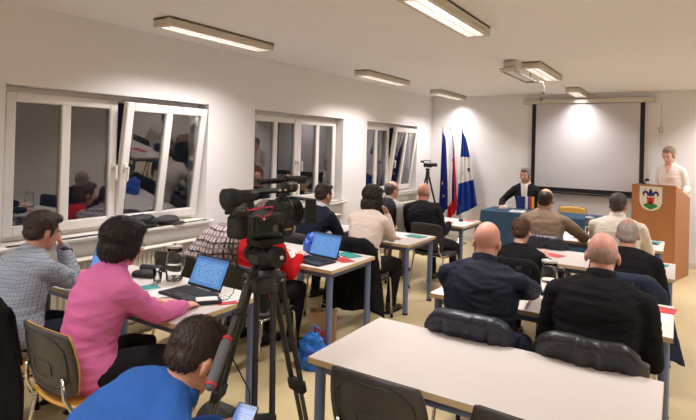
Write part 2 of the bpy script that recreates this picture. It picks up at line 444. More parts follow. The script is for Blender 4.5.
M_shell = mat('dark_shell_plastic', (58, 55, 53), 0.42, var=0.08, bump=0.02, bscale=200)
M_ply = mat('yellow_plywood', (206, 158, 70), 0.4, var=0.12, scale=5, stretch=(12, 1, 1))
M_pad = mat('dark_pad', (44, 41, 42), 0.7, var=0.1)
def squircle(u, v, k=.42): return u*math.sqrt(1-k*v*v/2), v*math.sqrt(1-k*u*u/2)
BACK_Y = -.215
def backpt(u, v, off=0.0, grow=1.0):
    x, z = squircle(2*u-1, 2*v-1); zz = .655+z*.165*grow
    return Vector((x*.222*grow, BACK_Y-.055*(zz-.5)/.3*1.0+.045*x*x+off, zz))
def make_chair(label, loc, rz, inner, group):
    r = thing('chair', label, 'chair', loc, rz, group)
    s = G(); s.smooth = True
    def seat(u, v):
        x, y = squircle(2*u-1, 2*v-1); return Vector((x*.215, y*.21+.005, .437+.012*x*x+.02*max(0, -y-.6)-.03*max(0, y-.7)))
    s.slab(seat, 12, 10, .014); so = s.build('seat', inner, r)
    u_ = G(); u_.smooth = True; u_.slab(lambda u, v: seat(.04+u*.92, .04+v*.92)-Vector((0, 0, .012)), 8, 8, .01); u_.build('seat_shell', M_shell, so)
    b = G(); b.smooth = True; b.slab(lambda u, v: backpt(1-u, v), 14, 12, .012); bo = b.build('backrest', M_shell, r)
    p = G(); p.smooth = True; p.slab(lambda u, v: backpt(1-u, v, .013, .97), 12, 10, .014); p.build('back_panel', inner, bo)
    # raised contour on the outside of the shell
    q = G(); q.smooth = True
    c = []
    for k in range(48):
        a = 2*PI*k/48; cu, su = math.cos(a), math.sin(a)
        sc = .80/max(abs(cu), abs(su)); sc = min(sc, .92); c.append(backpt(.5+cu*sc/2, .5+su*sc/2, -.009))
    q.tube(c, .004, 6, closed=True)
    c = []
    for k in range(32):
        a = 2*PI*k/32; cu, su = math.cos(a), math.sin(a); sc = min(.34/max(abs(cu), abs(su)), .42); c.append(backpt(.5+cu*sc/2, .38+su*sc*.7/2, -.008))
    q.tube(c, .003, 6, closed=True); q.build('shell_ribs', M_shell, bo)
    R_ = .0105
    for sx in (-1, 1):
        l = G(); l.smooth = True; l.tube([(sx*.195, .17, .415), (sx*.2, .19, .395), (sx*.215, .215, .01)], R_); lo = l.build('leg', M_chrome, r)
        f = G(); f.cyl((sx*.215, .215, 0), (sx*.215, .215, .03), .014, n=10); f.build('foot', M_foot, lo)
        l = G(); l.smooth = True; l.tube([(sx*.195, -.15, .415), (sx*.2, -.17, .395), (sx*.22, -.235, .01)], R_); lo = l.build('leg', M_chrome, r)
        f = G(); f.cyl((sx*.22, -.235, 0), (sx*.22, -.235, .03), .014, n=10); f.build('foot', M_foot, lo)
        fr = G(); fr.smooth = True; fr.tube([(sx*.195, .18, .414), (sx*.195, -.14, .414), (sx*.193, -.19, .43), (sx*.175, BACK_Y-.01, .50), (sx*.165, BACK_Y-.015, .60)], R_); fr.build('side_frame', M_chrome, r)
    c = G(); c.smooth = True
    c.tube([(-.195, .12, .412), (.195, .12, .412)], .009); c.tube([(-.195, -.12, .412), (.195, -.12, .412)], .009); c.build('cross_bar', M_chrome, r)
    return r
chA = make_chair('chair with yellow inner shell and dark back under the woman in pink', (-2.55, 1.60, 0), math.radians(-1), M_ply, 'stacking chairs')
chB = make_chair('empty dark plastic chair pushed in at the left of the foreground table', (-1.0, 2.06, 0), 0, M_pad, 'stacking chairs')
dup(chB, (-.39, 2.07, 0), math.radians(-3), 'empty dark plastic chair cut by the bottom edge at the foreground table')
CHAIRS = {}
for key, pr, x, y, a, lab in (
    ('chk', chA, -3.16, 1.58, 4, 'yellow-seated chair with a black coat, under the man in the checked shirt'),
    ('red', chB, -2.74, 3.10, -4, 'dark chair under the person in the red sweater'),
    ('plaid', chB, -3.47, 3.08, 10, 'dark chair under the person in the plaid shirt'),
    ('cream', chB, -2.62, 4.50, 0, 'dark chair under the woman in the cream sweater'),
    ('suit', chB, -3.36, 4.48, 0, 'dark chair under the man in the dark navy jacket by the middle window'),
    ('bald', chB, -2.50, 6.02, -6, 'dark chair under the bald man in black near the flags'),
    ('vest', chB, -3.30, 6.08, 0, 'dark chair under the man in the dark vest'),
    ('navy', chB, -.93, 2.985, 0, 'dark chair with navy puffer jacket under the bald man in navy'),
    ('black', chB, -.35, 2.985, 0, 'dark chair with black leather jacket under the man in black'),
    ('short', chB, -1.13, 4.58, 0, 'dark chair under the short-haired woman'),
    ('grey', chB, -.33, 4.58, 0, 'dark chair with long navy coat under the grey-haired man'),
    ('tan', chB, -1.16, 5.90, 0, 'dark chair under the man in the tan sweater'),
    ('white', chB, -.50, 5.90, 0, 'dark chair under the man in the cream cardigan')):
    CHAIRS[key] = dup(pr, (x, y, 0), math.radians(a), lab)
dup(chA, (-2.10, 8.98, 0), PI, 'yellow chair behind the blue head table under the seated speaker')
dup(chA, (-1.45, 8.98, 0), PI, 'empty yellow chair behind the blue head table below the screen')
dup(chA, (-1.66, .92, 0), math.radians(-22), 'yellow-seated chair under the man in the blue sweater')

# ================================================================== PEOPLE
SK = {}
def skin(name, rgb): return mat('skin_'+name, rgb, 0.5, var=0.07, scale=14, spec=0.35, bump=0.03, bscale=90)
def cloth(name, rgb, rough=0.9, var=0.12, bump=0.25, bscale=120, sheen=0.0, spec=0.15): return mat('cloth_'+name, rgb, rough, var=var, scale=10, bump=bump, bscale=bscale, spec=spec, sheen=sheen)
def hairm(name, rgb): return mat('hair_'+name, rgb, 0.55, var=0.35, scale=40, bump=0.6, bscale=70, spec=0.4, stretch=(1, 1, .35))
M_eye = mat('eye_white', (225, 220, 215), 0.25, var=0.02); M_iris = mat('iris_dark', (40, 30, 26), 0.2); M_lip = mat('lip', (165, 95, 88), 0.5)
M_shoe = mat('shoe_leather', (34, 28, 26), 0.4, var=0.15); M_sole = mat('shoe_sole', (20, 20, 20), 0.8)
def bez(a, b, c, t): return a*(1-t)**2+b*2*t*(1-t)+c*t*t
def ik(S, W, l1, l2, pole):
    d = W-S; L = d.length
    if L > (l1+l2)*.995: W = S+d.normalized()*(l1+l2)*.995; d = W-S; L = d.length
    d.normalize(); a = (l1*l1-l2*l2+L*L)/(2*L); h = math.sqrt(max(0, l1*l1-a*a))
    p = Vector(pole); p = p-d*d.dot(p)
    if p.length < 1e-4: p = d.orthogonal()
    return S+d*a+p.normalized()*h, W
def add_hand(g, wrist, d, nrm, side_sign, curl=0.5, s=1.0, spread=1.0):
    """palm and five separate fingers; d = direction of the hand, nrm = back of hand, side_sign = +1 right hand"""
    d = Vector(d).normalized(); nrm = Vector(nrm); nrm = (nrm-d*d.dot(nrm)).normalized(); x = d.cross(nrm).normalized()
    th = -side_sign            # thumb lies towards -x for a right hand with back up
    g.loft([wrist-d*.02*s, wrist+d*.02*s, wrist+d*.055*s, wrist+d*.088*s], [(.026*s, .02*s), (.034*s, .016*s), (.041*s, .015*s), (.039*s, .012*s)], 10, x)
    lens = [.074, .082, .076, .060]
    for k in range(4):
        o = (k-1.5)*.0205*s*spread*(-th)
        p = wrist+d*(.083-.004*abs(k-1.3))*s+x*o; q = d.copy(); pts = [p-d*.012*s]; L = lens[k]*s
        pts.append(p.copy())
        ax = x
        for j, fr in enumerate((.45, .3, .25)):
            ang = -curl*(.55, .8, .6)[j]
            q = Matrix.Rotation(ang, 3, ax)@q
            if (q.dot(nrm)) > .3: q = q
            p = p+q*L*fr; pts.append(p.copy())
        g.loft(pts, [.0092*s, .0094*s, .0088*s, .0082*s, .0072*s], 8, x)
    p = wrist+d*.022*s+x*th*.028*s; q = (d*.72+x*th*.62-nrm*.25).normalized()
    p1 = p+q*.042*s; q2 = (d*.9+x*th*.25-nrm*.3).normalized(); p2 = p1+q2*.03*s; p3 = p2+q2*.022*s
    g.loft([p-q*.01, p, p1, p2, p3], [.012*s, .013*s, .0112*s, .0098*s, .0085*s], 8, nrm)
def strands(ho, H, Rh, cnt, ln, C, seed):
    """short hair strands lying on the hair cap, combed away from the crown"""
    me = ho.data; n = len(me.vertices)
    if n < 50: return
    rnd = random.Random(seed); vs = [tuple(v.co) for v in me.vertices]; fs = [tuple(p.vertices) for p in me.polygons]
    crown = H(0, -.06, .13); dn = Rh@Vector((0, -.15, -1)); fwd = Rh@Vector((0, 1, 0))
    for _ in range(cnt):
        v = me.vertices[rnd.randrange(n)]; p = v.co.copy(); nn = v.normal
        d = (p-crown).normalized()*.9+dn*.35+Vector((rnd.uniform(-.25, .25), rnd.uniform(-.25, .25), rnd.uniform(-.15, .15)))
        d = d-nn*d.dot(nn)
        if d.length < .05: continue
        d.normalize(); x = nn.cross(d); L = ln*rnd.uniform(.6, 1.2); w_ = rnd.uniform(.0012, .0022); b = len(vs)
        p = p-nn*.001
        q1 = p+d*L*.5+nn*L*.17; q2 = p+d*L+nn*L*.10
        vs += [tuple(p-x*w_), tuple(p+x*w_), tuple(q1+x*w_), tuple(q1-x*w_), tuple(q2)]
        fs += [(b, b+1, b+2, b+3), (b+3, b+2, b+4)]
    m2 = bpy.data.meshes.new('hair'); m2.from_pydata(vs, [], fs); m2.materials.append(me.materials[0])
    m2.polygons.foreach_set('use_smooth', [True]*len(m2.polygons)); m2.update(); ho.data = m2; bpy.data.meshes.remove(me)
def person(label, hip, head, az, head_yaw=0.0, head_pitch=0.0, head_roll=0.0, hz=.54, near=False, sex='m', skin_m=None, top=None, top_name='sweater', infl=.016,
           trouser=None, hands=None, elbows=None, legs=None, hair=None, hair_m=None, collar=None, bow=.04, stand=False, glasses=False, group=None, fold=.006, width=1.0, belly=1.0,
           handdir=None, handnrm=None, curl=0.5, feet=None, twist=0.0, neck_skin=False, seed=1.0, sleeve=1.0, placket=None, crown=None, hs=1.0, headfwd=.045, outer=None, neck=.142):
    a = math.radians(az); root = thing('person', label, 'person', (hip[0], hip[1], 0), -a, group)
    Ri = Matrix.Rotation(a, 3, 'Z')
    loc = lambda p: Ri@(Vector(p)-Vector((hip[0], hip[1], 0)))
    C = loc(head); P = Vector((0, 0, hz))
    Rh = Matrix.Rotation(-math.radians(head_yaw), 3, 'Z')@Matrix.Rotation(-math.radians(head_pitch), 3, 'X')@Matrix.Rotation(math.radians(head_roll), 3, 'Y')
    Rh2 = Matrix.Rotation(-math.radians(head_yaw)*.3, 3, 'Z')@Matrix.Rotation(-math.radians(head_pitch)*.55, 3, 'X')
    N = C+Rh2@Vector((0, -headfwd, -neck))
    mid = (P+N)/2+Vector((0, -bow, 0))
    tw = Matrix.Rotation(-math.radians(twist), 3, 'Z')
    W_ = width*(.94 if sex == 'f' else 1.0); vx = .0068 if near else .0095
    def spine(t): return bez(P, mid, N, t)
    def ringside(t): return (Matrix.Rotation(-math.radians(twist)*max(0, min(1, t)), 3, 'Z')@Vector((1, 0, 0)))
    tor = [(-.16, .150, .112), (-.05, .168*(1.04 if sex == 'f' else 1), .122*belly), (.12, .166*(1.02 if sex == 'f' else 1), .124*belly), (.32, .150*(.94 if sex == 'f' else 1), .114*belly), (.52, .162, .116), (.70, .176, .118), (.85, .170, .102), (.94, .125, .082), (.99, .08, .068)]
    def torso(g, e, t0=-1, t1=2, sh=0.0):
        pts = []; rr = []
        for t, rx, ry in tor:
            if t < t0 or t > t1: continue
            pts.append(spine(t)+Vector((0, -sh, 0))); rr.append((rx*W_+e, ry+e))
        g.loft(pts, rr, 20, (ringside(.7)))
    sd = ringside(.84)
    S = {}; E = {}; Wr = {}; Hd = {}
    hands = hands or {}; elbows = elbows or {}
    l1, l2 = .285, .255
    if sex == 'f': l1, l2 = .27, .24
    for k, sg in (('l', -1), ('r', 1)):
        sh = spine(.85)+sd*sg*(.176*W_)+Vector((0, 0, -.004)); 
        wt = loc(hands[k]) if k in hands else Vector((sg*.16, .30, TZ+.03))
        S[k] = sh
        E[k], Wr[k] = ik(sh, wt, l1, l2, elbows.get(k, (sg*.32, -.25, -1)))
        hd = Ri@Vector(handdir[k]) if handdir and k in handdir else ((Wr[k]-E[k]).normalized()+Vector((-sg*.15, .25, -.05))).normalized()
        Hd[k] = hd
    def arms(g, e, end=1.0):
        for k in ('l', 'r'):
            s, el, wr = S[k], E[k], Wr[k]; f = .92 if sex == 'f' else 1.0
            we = el+(wr-el)*end
            g.loft([s, s.lerp(el, .35), s.lerp(el, .75), el, el.lerp(we, .25), el.lerp(we, .7), we], [(.058*f+e), (.056*f+e), (.047*f+e), (.044*f+e), (.045*f+e), (.036*f+e), (.028+e*.9)], 12, (0, 0, 1) if abs((el-s).normalized().z) < .8 else (1, 0, 0))
            g.ell(s, (.057*f+e, .058*f+e, .055*f+e), nu=12, nv=8)
            nb = spine(.95)
            g.loft([nb, nb.lerp(s, .5)+Vector((0, 0, .008)), s], [.066+e, .060+e, .05+e], 10, (0, 1, 0))
    # legs
    hipw = .092
    K = {}; A = {}; F = {}
    for k, sg in (('l', -1), ('r', 1)):
        h = Vector((sg*hipw, .0, hz-.01))
        if stand: ank = Vector((sg*.10, -.02, .085)); kn = Vector((sg*.095, .02, .5))
        else:
            ank = Vector((sg*.12, .36, .085))
            if legs and k in legs: ank = loc((legs[k][0], legs[k][1], .085))
            kn, ank = ik(h, ank, .43, .43, (sg*.1, 1.0, .55))
        K[k] = kn; A[k] = ank
    def legsg(g, e):
        for k, sg in (('l', -1), ('r', 1)):
            h = Vector((sg*hipw, .0, hz-.01)); kn, an = K[k], A[k]
            g.loft([h, h.lerp(kn, .4), h.lerp(kn, .8), kn, kn.lerp(an, .3), kn.lerp(an, .75), an], [.084+e, .078+e, .064+e, .058+e, .056+e, .044+e, .036+e*1.6], 14, (1, 0, 0))
    # ---- body: one continuous skin
    g = G(); torso(g, 0.0); arms(g, 0.0); legsg(g, -.002)
    for k, sg in (('l', -1), ('r', 1)):
        g.ell(A[k]+Vector((0, .05, -.045)), (.036, .10, .03), nu=10, nv=6)
        nr = Ri@Vector(handnrm[k]) if handnrm and k in handnrm else Vector((sg*.15, 0, 1))
        add_hand(g, Wr[k], Hd[k], nr, sg, curl if not isinstance(curl, dict) else curl.get(k, .5), .93 if sex == 'f' else 1.0)
    H = lambda x, y, z: C+Rh@(Vector((x, y, z))*hs)
    def he(c, r, rx=0.0, **kw): g.ell(H(*c), tuple(v*hs for v in r), Rh@Matrix.Rotation(rx, 3, 'X'), **kw)
    he((0, -.014, .028), (.0755, .097, .095), nu=24, nv=16); he((0, .026, -.03), (.0615, .066, .082), nu=20, nv=14)
    he((0, .045, -.088), (.037, .038, .030)); he((0, .066, .022), (.05, .026, .016)); he((0, .035, -.07), (.052, .045, .035))
    g.loft([H(0, .082, .006), H(0, .094, -.018), H(0, .104, -.034), H(0, .092, -.042)], [.008*hs, .0095*hs, .0135*hs, .012*hs], 10, Rh@Vector((1, 0, 0)))
    he((.03, .073, -.03), (.022, .014, .016)); he((-.03, .073, -.03), (.022, .014, .016))
    he((0, .083, -.064), (.021, .012, .007)); he((0, .08, -.076), (.018, .012, .008))
    for sg in (-1, 1): g.ell(H(sg*.080, -.006, -.014), (.0105*hs, .021*hs, .034*hs), Rh@Matrix.Rotation(sg*.35, 3, 'Z')@Matrix.Rotation(-.2, 3, 'X'), nu=10, nv=8)
    nk = .050 if sex == 'f' else .058
    g.loft([N+Vector((0, -.005, -.05)), N.lerp(H(0, -.025, -.07), .5), H(0, -.022, -.06), H(0, -.02, -.02)], [nk+.018, nk+.002, nk, nk*.9], 14, sd)
    body = vox('body', g, vx, skin_m or skin('a', (214, 160, 135)), root, 3 if near else 2)
    # ---- face details
    for sg in (-1, 1):
        e = G(); e.smooth = True; e.ell(H(sg*.031, .0735, -.001), (.0135*hs, .0105*hs, .0085*hs), Rh, 10, 8); eo = e.build('eye', M_eye, root)
        e = G(); e.smooth = True; e.ell(H(sg*.031, .0815, -.001), (.006*hs, .0035*hs, .006*hs), Rh, 10, 6); e.build('iris', M_iris, eo)
        b = G(); b.smooth = True; b.loft([H(sg*.014, .090, .015), H(sg*.032, .087, .021), H(sg*.048, .074, .016)], [(.0045*hs, .003*hs)]*3, 6, Rh@Vector((0, 0, 1))); b.build('eyebrow', hair_m or M_iris, root)
    m = G(); m.smooth = True; m.loft([H(-.022, .087, -.070), H(0, .0945, -.069), H(.022, .087, -.070)], [(.0045*hs, .004*hs)]*3, 6, Rh@Vector((0, 0, 1))); m.build('mouth', M_lip, root)
    # ---- clothes
    top = top or cloth('grey', (120, 120, 120))
    g = G(); torso(g, infl, -.17, .93 if neck_skin else 1.0); arms(g, infl*.75, sleeve)
    vox(top_name, g, .0095 if near else .013, top, root, 4, fold, 13.0, (.55, .55, 1.7), seed)
    if placket:
        pl = G(); pl.smooth = True
        def pf(u, v):
            pm_, pl_, pw0, pw1 = placket; t = 1.02-v*pl_; q = spine(t)
            ry = np.interp(t, [a_[0] for a_ in tor], [a_[2] for a_ in tor]); hw = pw0+(pw1-pw0)*v
            xx = (1-2*u)*hw
            return q+sd*xx+Vector((0, ry+infl+.006-xx*xx*2.2, 0))
        pl.slab(pf, 8, 12, .008); pl.build('shirt_front' if placket[1] > .4 else 'open_neckline', placket[0], root)
    if outer:
        on, om, osh, oa = outer; g = G(); torso(g, infl+.013, -.17, .95, osh)
        if oa: arms(g, infl*.75+.009, sleeve*.96)
        vox(on, g, .0095 if near else .013, om, root, 3, fold, 13.0, (.55, .55, 1.7), seed+5)
    if trouser:
        g = G(); legsg(g, .010); g.loft([spine(-.16), spine(-.02), spine(.10)], [(.16*W_, .118), (.178*W_, .13), (.174*W_, .13)], 18, ringside(.1))
        vox('trousers', g, .012 if near else .015, trouser, root, 3, .005, 9.0, (1, 1, 1), seed+3)
    for k, sg in (('l', -1), ('r', 1)):
        an = A[k]; y0 = an.y; s = G(); x = an.x; zb = an.z-.085
        s.loft([(x, y0-.055, zb+.045), (x, y0-.02, zb+.052), (x, y0+.06, zb+.044), (x+sg*.004, y0+.13, zb+.034), (x+sg*.004, y0+.185, zb+.026)], [(.034, .042), (.038, .048), (.042, .040), (.045, .030), (.034, .022)], 14, (1, 0, 0))
        s.ell((x, y0-.012, zb+.085), (.040, .050, .04))
        so = vox('shoe', s, .010, M_shoe, root, 2)
        q = G(); q.smooth = True; q.loft([(x, y0-.09, zb+.008), (x, y0-.05, zb+.008), (x, y0+.10, zb+.008), (x+sg*.004, y0+.19, zb+.008), (x+sg*.004, y0+.215, zb+.010)], [(.02, .008), (.038, .008), (.046, .008), (.036, .008), (.015, .006)], 12, (1, 0, 0)); q.build('sole', M_sole, so)
    if collar:
        kind, cm = collar; c = G(); c.smooth = True
        ax = (H(0, -.02, -.08)-N).normalized()
        if kind == 'high': c.loft([N-ax*.02, N+ax*.03, N+ax*.062], [(nk+.030, nk+.030), (nk+.020, nk+.020), (nk+.015, nk+.016)], 18, sd, dome=.15)
        elif kind == 'crew': c.loft([N-ax*.015, N+ax*.012, N+ax*.028], [(nk+.032, nk+.030), (nk+.026, nk+.024), (nk+.017, nk+.017)], 18, sd, dome=.15)
        elif kind == 'shirt':
            n = 26
            for ring in range(1):
                def cf(u, v):
                    t = 2*PI*(.06+.88*u)+PI/2; front = (math.cos((u-.5)*2*PI)+1)/2
                    rr = nk+.012+.020*v; zz = .052-.045*v-(.012*(1-front)) 
                    fwd = Vector((0, 1, 0)); s_ = sd; f_ = ax.cross(s_)
                    return N+ax*zz+s_*(math.cos(t)*rr)+f_*(math.sin(t)*rr)
                c.slab(cf, n, 3, .004)
        c.build('collar', cm, root)
    # ---- hair
    if hair:
        g = G(); rr = lambda c, r, rx=0.0: g.ell(H(*c), tuple(v*hs for v in r), Rh@Matrix.Rotation(rx, 3, 'X'), nu=20, nv=14)
        fl = .004
        if hair == 'short':
            rr((0, -.026, .042), (.0815, .099, .093)); rr((0, -.052, -.004), (.072, .064, .062)); rr((0, .045, .093), (.055, .045, .03)); 
            for sg in (-1, 1): rr((sg*.069, .012, .012), (.011, .018, .036))
        elif hair == 'thick':
            rr((0, -.024, .050), (.088, .104, .098)); rr((0, -.048, -.015), (.080, .076, .082)); rr((0, .045, .103), (.062, .05, .034)); fl = .007
            for sg in (-1, 1): rr((sg*.073, .012, .005), (.014, .022, .045))
        elif hair == 'bob':
            rr((0, -.022, .045), (.094, .112, .100)); rr((0, -.045, -.035), (.090, .082, .078)); rr((0, .055, .082), (.068, .045, .040)); fl = .008
            for sg in (-1, 1): rr((sg*.078, .012, -.01), (.019, .042, .062))
        elif hair == 'bobfull':
            rr((0, -.022, .045), (.098, .112, .100)); rr((0, -.045, -.065), (.092, .085, .095)); rr((0, .055, .085), (.068, .042, .036)); fl = .009
            for sg in (-1, 1): rr((sg*.08, .005, -.04), (.022, .05, .095))
        elif hair == 'bald':
            rr((0, -.043, -.012), (.0755, .074, .043)); fl = .0015
            for sg in (-1, 1): rr((sg*.066, .0, .002), (.0125, .035, .028))
        elif hair == 'stubble':
            rr((0, -.0255, .012), (.0765, .0875, .078)); fl = .001
        elif hair == 'receding':
            rr((0, -.032, .024), (.0805, .093, .082)); rr((0, -.05, -.015), (.073, .066, .066)); fl = .002
            for sg in (-1, 1): rr((sg*.069, .008, .008), (.011, .018, .034))
        elif hair == 'fringe':
            rr((0, -.042, .004), (.0815, .082, .062)); fl = .003
            for sg in (-1, 1): rr((sg*.070, .0, .006), (.0125, .036, .036))
        ho = vox('hair', g, .0075, hair_m, root, 1, fl, 55.0, (1, 1, .45), seed)
        strands(ho, H, Rh, 3200 if near else 1100, {'bald': .006, 'stubble': .006, 'receding': .013, 'fringe': .014}.get(hair, .024), C, seed)
    if glasses:
        e = G(); e.smooth = True
        for sg in (-1, 1):
            e.tube([H(sg*.034+.023*math.cos(t), .094-.004*abs(math.cos(t)), -.004+.018*math.sin(t)) for t in [2*PI*k/16 for k in range(16)]], .0014, 6, closed=True)
            e.tube([H(sg*.057, .090, .002), H(sg*.076, .06, .003), H(sg*.083, -.005, .003)], .0014, 6)
        e.tube([H(-.011, .096, .0), H(0, .1, .003), H(.011, .096, .0)], .0014, 6)
        e.build('glasses', M_black, root)
    root['_C'] = 0; del root['_C']
    return dict(root=root, C=C, N=N, H=H, Rh=Rh, S=S, E=E, W=Wr, spine=spine, sd=sd, Hd=Hd, A=A, K=K)
S1 = skin('ruddy', (205, 148, 126)); S2 = skin('fair', (222, 172, 150)); S3 = skin('tan', (196, 142, 112)); S4 = skin('pink', (214, 156, 138))
Tk = cloth('black_trouser', (30, 28, 30)); Tj = cloth('jeans', (62, 84, 118)); Tb = cloth('beige_trouser', (150, 132, 106)); Tn = cloth('navy_trouser', (32, 36, 52))
Hb = hairm('black', (30, 22, 21)); Hd_ = hairm('dark_brown', (52, 37, 30)); Hg = hairm('grey', (135, 128, 122)); Hbr = hairm('brown', (84, 56, 40)); Hdg = hairm('dark_grey', (78, 68, 62)); Hlg = hairm('light_grey', (168, 156, 146)); Hst = hairm('stubble', (176, 136, 118))
Hbl = hairm('ash_blond', (150, 132, 108))
C_pink = cloth('pink_knit', (220, 118, 172), bump=.35, bscale=160); C_blue = cloth('blue_knit', (44, 88, 156), bump=.35, bscale=170); C_red = cloth('red_knit', (186, 24, 30))
C_black = cloth('black_wool', (26, 26, 28)); C_navy = cloth('navy_jacket', (28, 33, 48), .7); C_tan = cloth('tan_knit', (138, 118, 98)); C_cream = cloth('cream_knit', (230, 212, 199)); C_card = cloth('cream_cardigan', (226, 216, 200))
C_white = cloth('white_shirt', (230, 222, 214), bump=.1); C_grey = cloth('grey_shirt', (160, 156, 150)); C_suit = cloth('dark_suit', (34, 32, 36), .8); C_light = cloth('light_collar', (200, 205, 215), bump=.1)
C_chk = grid_mat('checked_shirt', (178, 184, 194), (116, 126, 148), (148, 154, 166), .021, .24)
C_pld = grid_mat('plaid_shirt', (178, 164, 160), (60, 50, 54), (120, 106, 106), .085, .17)
PEOPLE = {}
PEOPLE['chk'] = person('man in blue-grey checked shirt resting his chin on his hand', (-3.28, 1.56), (-3.42, 1.80, 1.115), -6, 10, 14, near=True, skin_m=S1, top=C_chk, top_name='shirt', trouser=Tn,
    hands={'r': (-3.47, 1.955, .985), 'l': (-3.62, 2.12, .75)}, elbows={'r': (.45, .35, -1)}, handdir={'r': (-.25, -.25, .9)}, handnrm={'r': (.3, .95, .3)}, curl={'r': 1.1, 'l': .4}, hair='short', hair_m=hairm('greying_brown', (72, 58, 50)), collar=('shirt', C_chk), glasses=True, seed=1.3, bow=.05, belly=1.12, width=1.05)
PEOPLE['pink'] = person('woman with dark bob and glasses in a pink sweater', (-2.56, 1.58), (-2.53, 1.76, 1.155), 4, 8, 10, near=True, sex='f', skin_m=S2, top=C_pink, trouser=Tk,
    hands={'r': (-2.42, 2.10, .755), 'l': (-2.62, 2.06, .75)}, elbows={'r': (.45, -.2, -1), 'l': (-.5, -.2, -1)}, hair='bob', hair_m=Hb, collar=('high', C_pink), glasses=True, seed=2.1, bow=.06, fold=.008, belly=1.0, width=1.0, sleeve=.93)
PEOPLE['blue'] = person('man in a blue sweater bending over his phone in the foreground', (-1.64, .90), (-1.385, 1.262, .975), 20, -6, 32, hz=.58, neck=.105, near=True, skin_m=S3, top=C_blue, trouser=Tn,
    hands={'r': (-1.15, 1.175, .755), 'l': (-1.38, 1.36, .70)}, elbows={'r': (.9, -.2, -.5), 'l': (-.5, 0, -.8)}, handdir={'r': (-.1, .8, .25)}, handnrm={'r': (.5, -.2, -.75)}, curl={'r': .55, 'l': .5}, hair='short', hair_m=Hd_, collar=('crew', C_blue), seed=3.7, bow=.09, fold=.007, width=1.0, belly=1.05,
    legs={'r': (-1.25, 1.18), 'l': (-1.55, 1.35)})
PEOPLE['red'] = person('person in a red sweater at the laptop behind the video camera', (-2.80, 3.12), (-2.87, 3.32, 1.10), -4, 0, 10, sex='f', skin_m=S2, top=C_red, trouser=Tk,
    hands={'r': (-2.70, 3.56, .76), 'l': (-2.96, 3.56, .76)}, hair='thick', hair_m=Hbr, seed=4.4, bow=.05)
PEOPLE['plaid'] = person('person in a plaid shirt and jeans bent towards the window side', (-3.46, 3.10), (-3.20, 3.38, 1.085), 16, 0, 22, skin_m=S1, top=C_pld, top_name='shirt', trouser=Tj,
    hair='short', hair_m=Hd_, seed=5.2, bow=.15, width=1.2, belly=1.25, infl=.024)
PEOPLE['suit'] = person('man in a dark navy jacket leaning on the table by the middle window', (-3.37, 4.48), (-3.27, 4.72, 1.165), 6, 8, 6, skin_m=S3, top=C_navy, top_name='jacket', trouser=Tn,
    hands={'r': (-3.02, 4.98, .76), 'l': (-3.4, 5.0, .76)}, hair='short', hair_m=Hd_, collar=('shirt', C_light), seed=6.1, bow=.05)
PEOPLE['cream'] = person('dark-haired woman in a cream sweater with a hand to her face', (-2.63, 4.50), (-2.655, 4.72, 1.175), 3, 16, 8, sex='f', skin_m=S2, top=C_cream, trouser=Tk,
    hands={'r': (-2.56, 4.85, 1.0), 'l': (-2.60, 5.03, .755)}, elbows={'r': (.15, .5, -1), 'l': (-.6, -.2, -.7)}, handdir={'r': (-.25, -.2, .9)}, handnrm={'r': (.4, .9, .2)}, curl={'r': 1.0, 'l': .4}, hair='bobfull', hair_m=Hb, collar=('crew', C_cream), seed=7.7, bow=.05, width=1.08)
PEOPLE['vest'] = person('balding man in a dark vest with grey sleeves behind the woman in cream', (-3.30, 6.10), (-3.27, 6.33, 1.12), 4, 25, 12, skin_m=S1, top=C_grey, top_name='shirt', trouser=Tb, outer=('vest', C_suit, 0.0, False),
    hair='receding', hair_m=Hdg, collar=('shirt', C_grey), seed=8.8, bow=.05)
PEOPLE['bald'] = person('bald man in a black sweater near the flags', (-2.60, 6.03), (-2.745, 6.20, 1.135), -2, 10, 8, skin_m=S1, top=C_black, trouser=Tk,
    hair='stubble', hair_m=Hst, collar=('crew', C_black), seed=9.4, bow=.05, width=1.1, belly=1.15, legs={'r': (-2.35, 6.25), 'l': (-2.70, 6.42)})
PEOPLE['navy'] = person('bald man in a navy jacket at the second right-hand table', (-.95, 2.98), (-.985, 3.20, 1.145), 0, 4, 14, near=True, skin_m=S4, top=C_navy, top_name='jacket', trouser=Tn,
    hands={'r': (-.80, 3.62, .80), 'l': (-1.12, 3.55, .75)}, elbows={'r': (.8, -.2, -.6)}, hair=None, hair_m=Hst, collar=('high', C_navy), seed=10.3, bow=.07, width=1.16, belly=1.15, fold=.008, infl=.022)
PEOPLE['black'] = person('man with grey stubble in a black high-collared sweater', (-.35, 2.985), (-.34, 3.17, 1.155), 0, 0, 14, near=True, skin_m=S4, top=C_black, trouser=Tk,
    hands={'r': (-.24, 3.27, .63), 'l': (-.47, 3.27, .63)}, elbows={'r': (.5, -.55, -.7), 'l': (-.5, -.55, -.7)}, hair='stubble', hair_m=hairm('grey_stubble', (172, 140, 128)), collar=('high', C_black), seed=11.2, bow=.08, width=1.14, belly=1.2, infl=.020)
PEOPLE['short'] = person('short-haired woman with bare neck in a black top', (-1.13, 4.60), (-1.175, 4.80, .985), 0, 6, 12, sex='f', skin_m=S2, top=C_black, top_name='top', trouser=Tk,
    hair='short', hair_m=Hbr, neck_skin=True, seed=12.6, bow=.06, hz=.50, hs=.96)
PEOPLE['grey'] = person('grey-haired man in a black jacket with a navy coat on his chair', (-.33, 4.60), (-.335, 4.80, 1.06), 0, 0, 10, skin_m=S1, top=C_black, top_name='jacket', trouser=Tk,
    hair='receding', hair_m=Hlg, collar=('crew', C_black), seed=13.9, bow=.07, width=1.06, hz=.52)
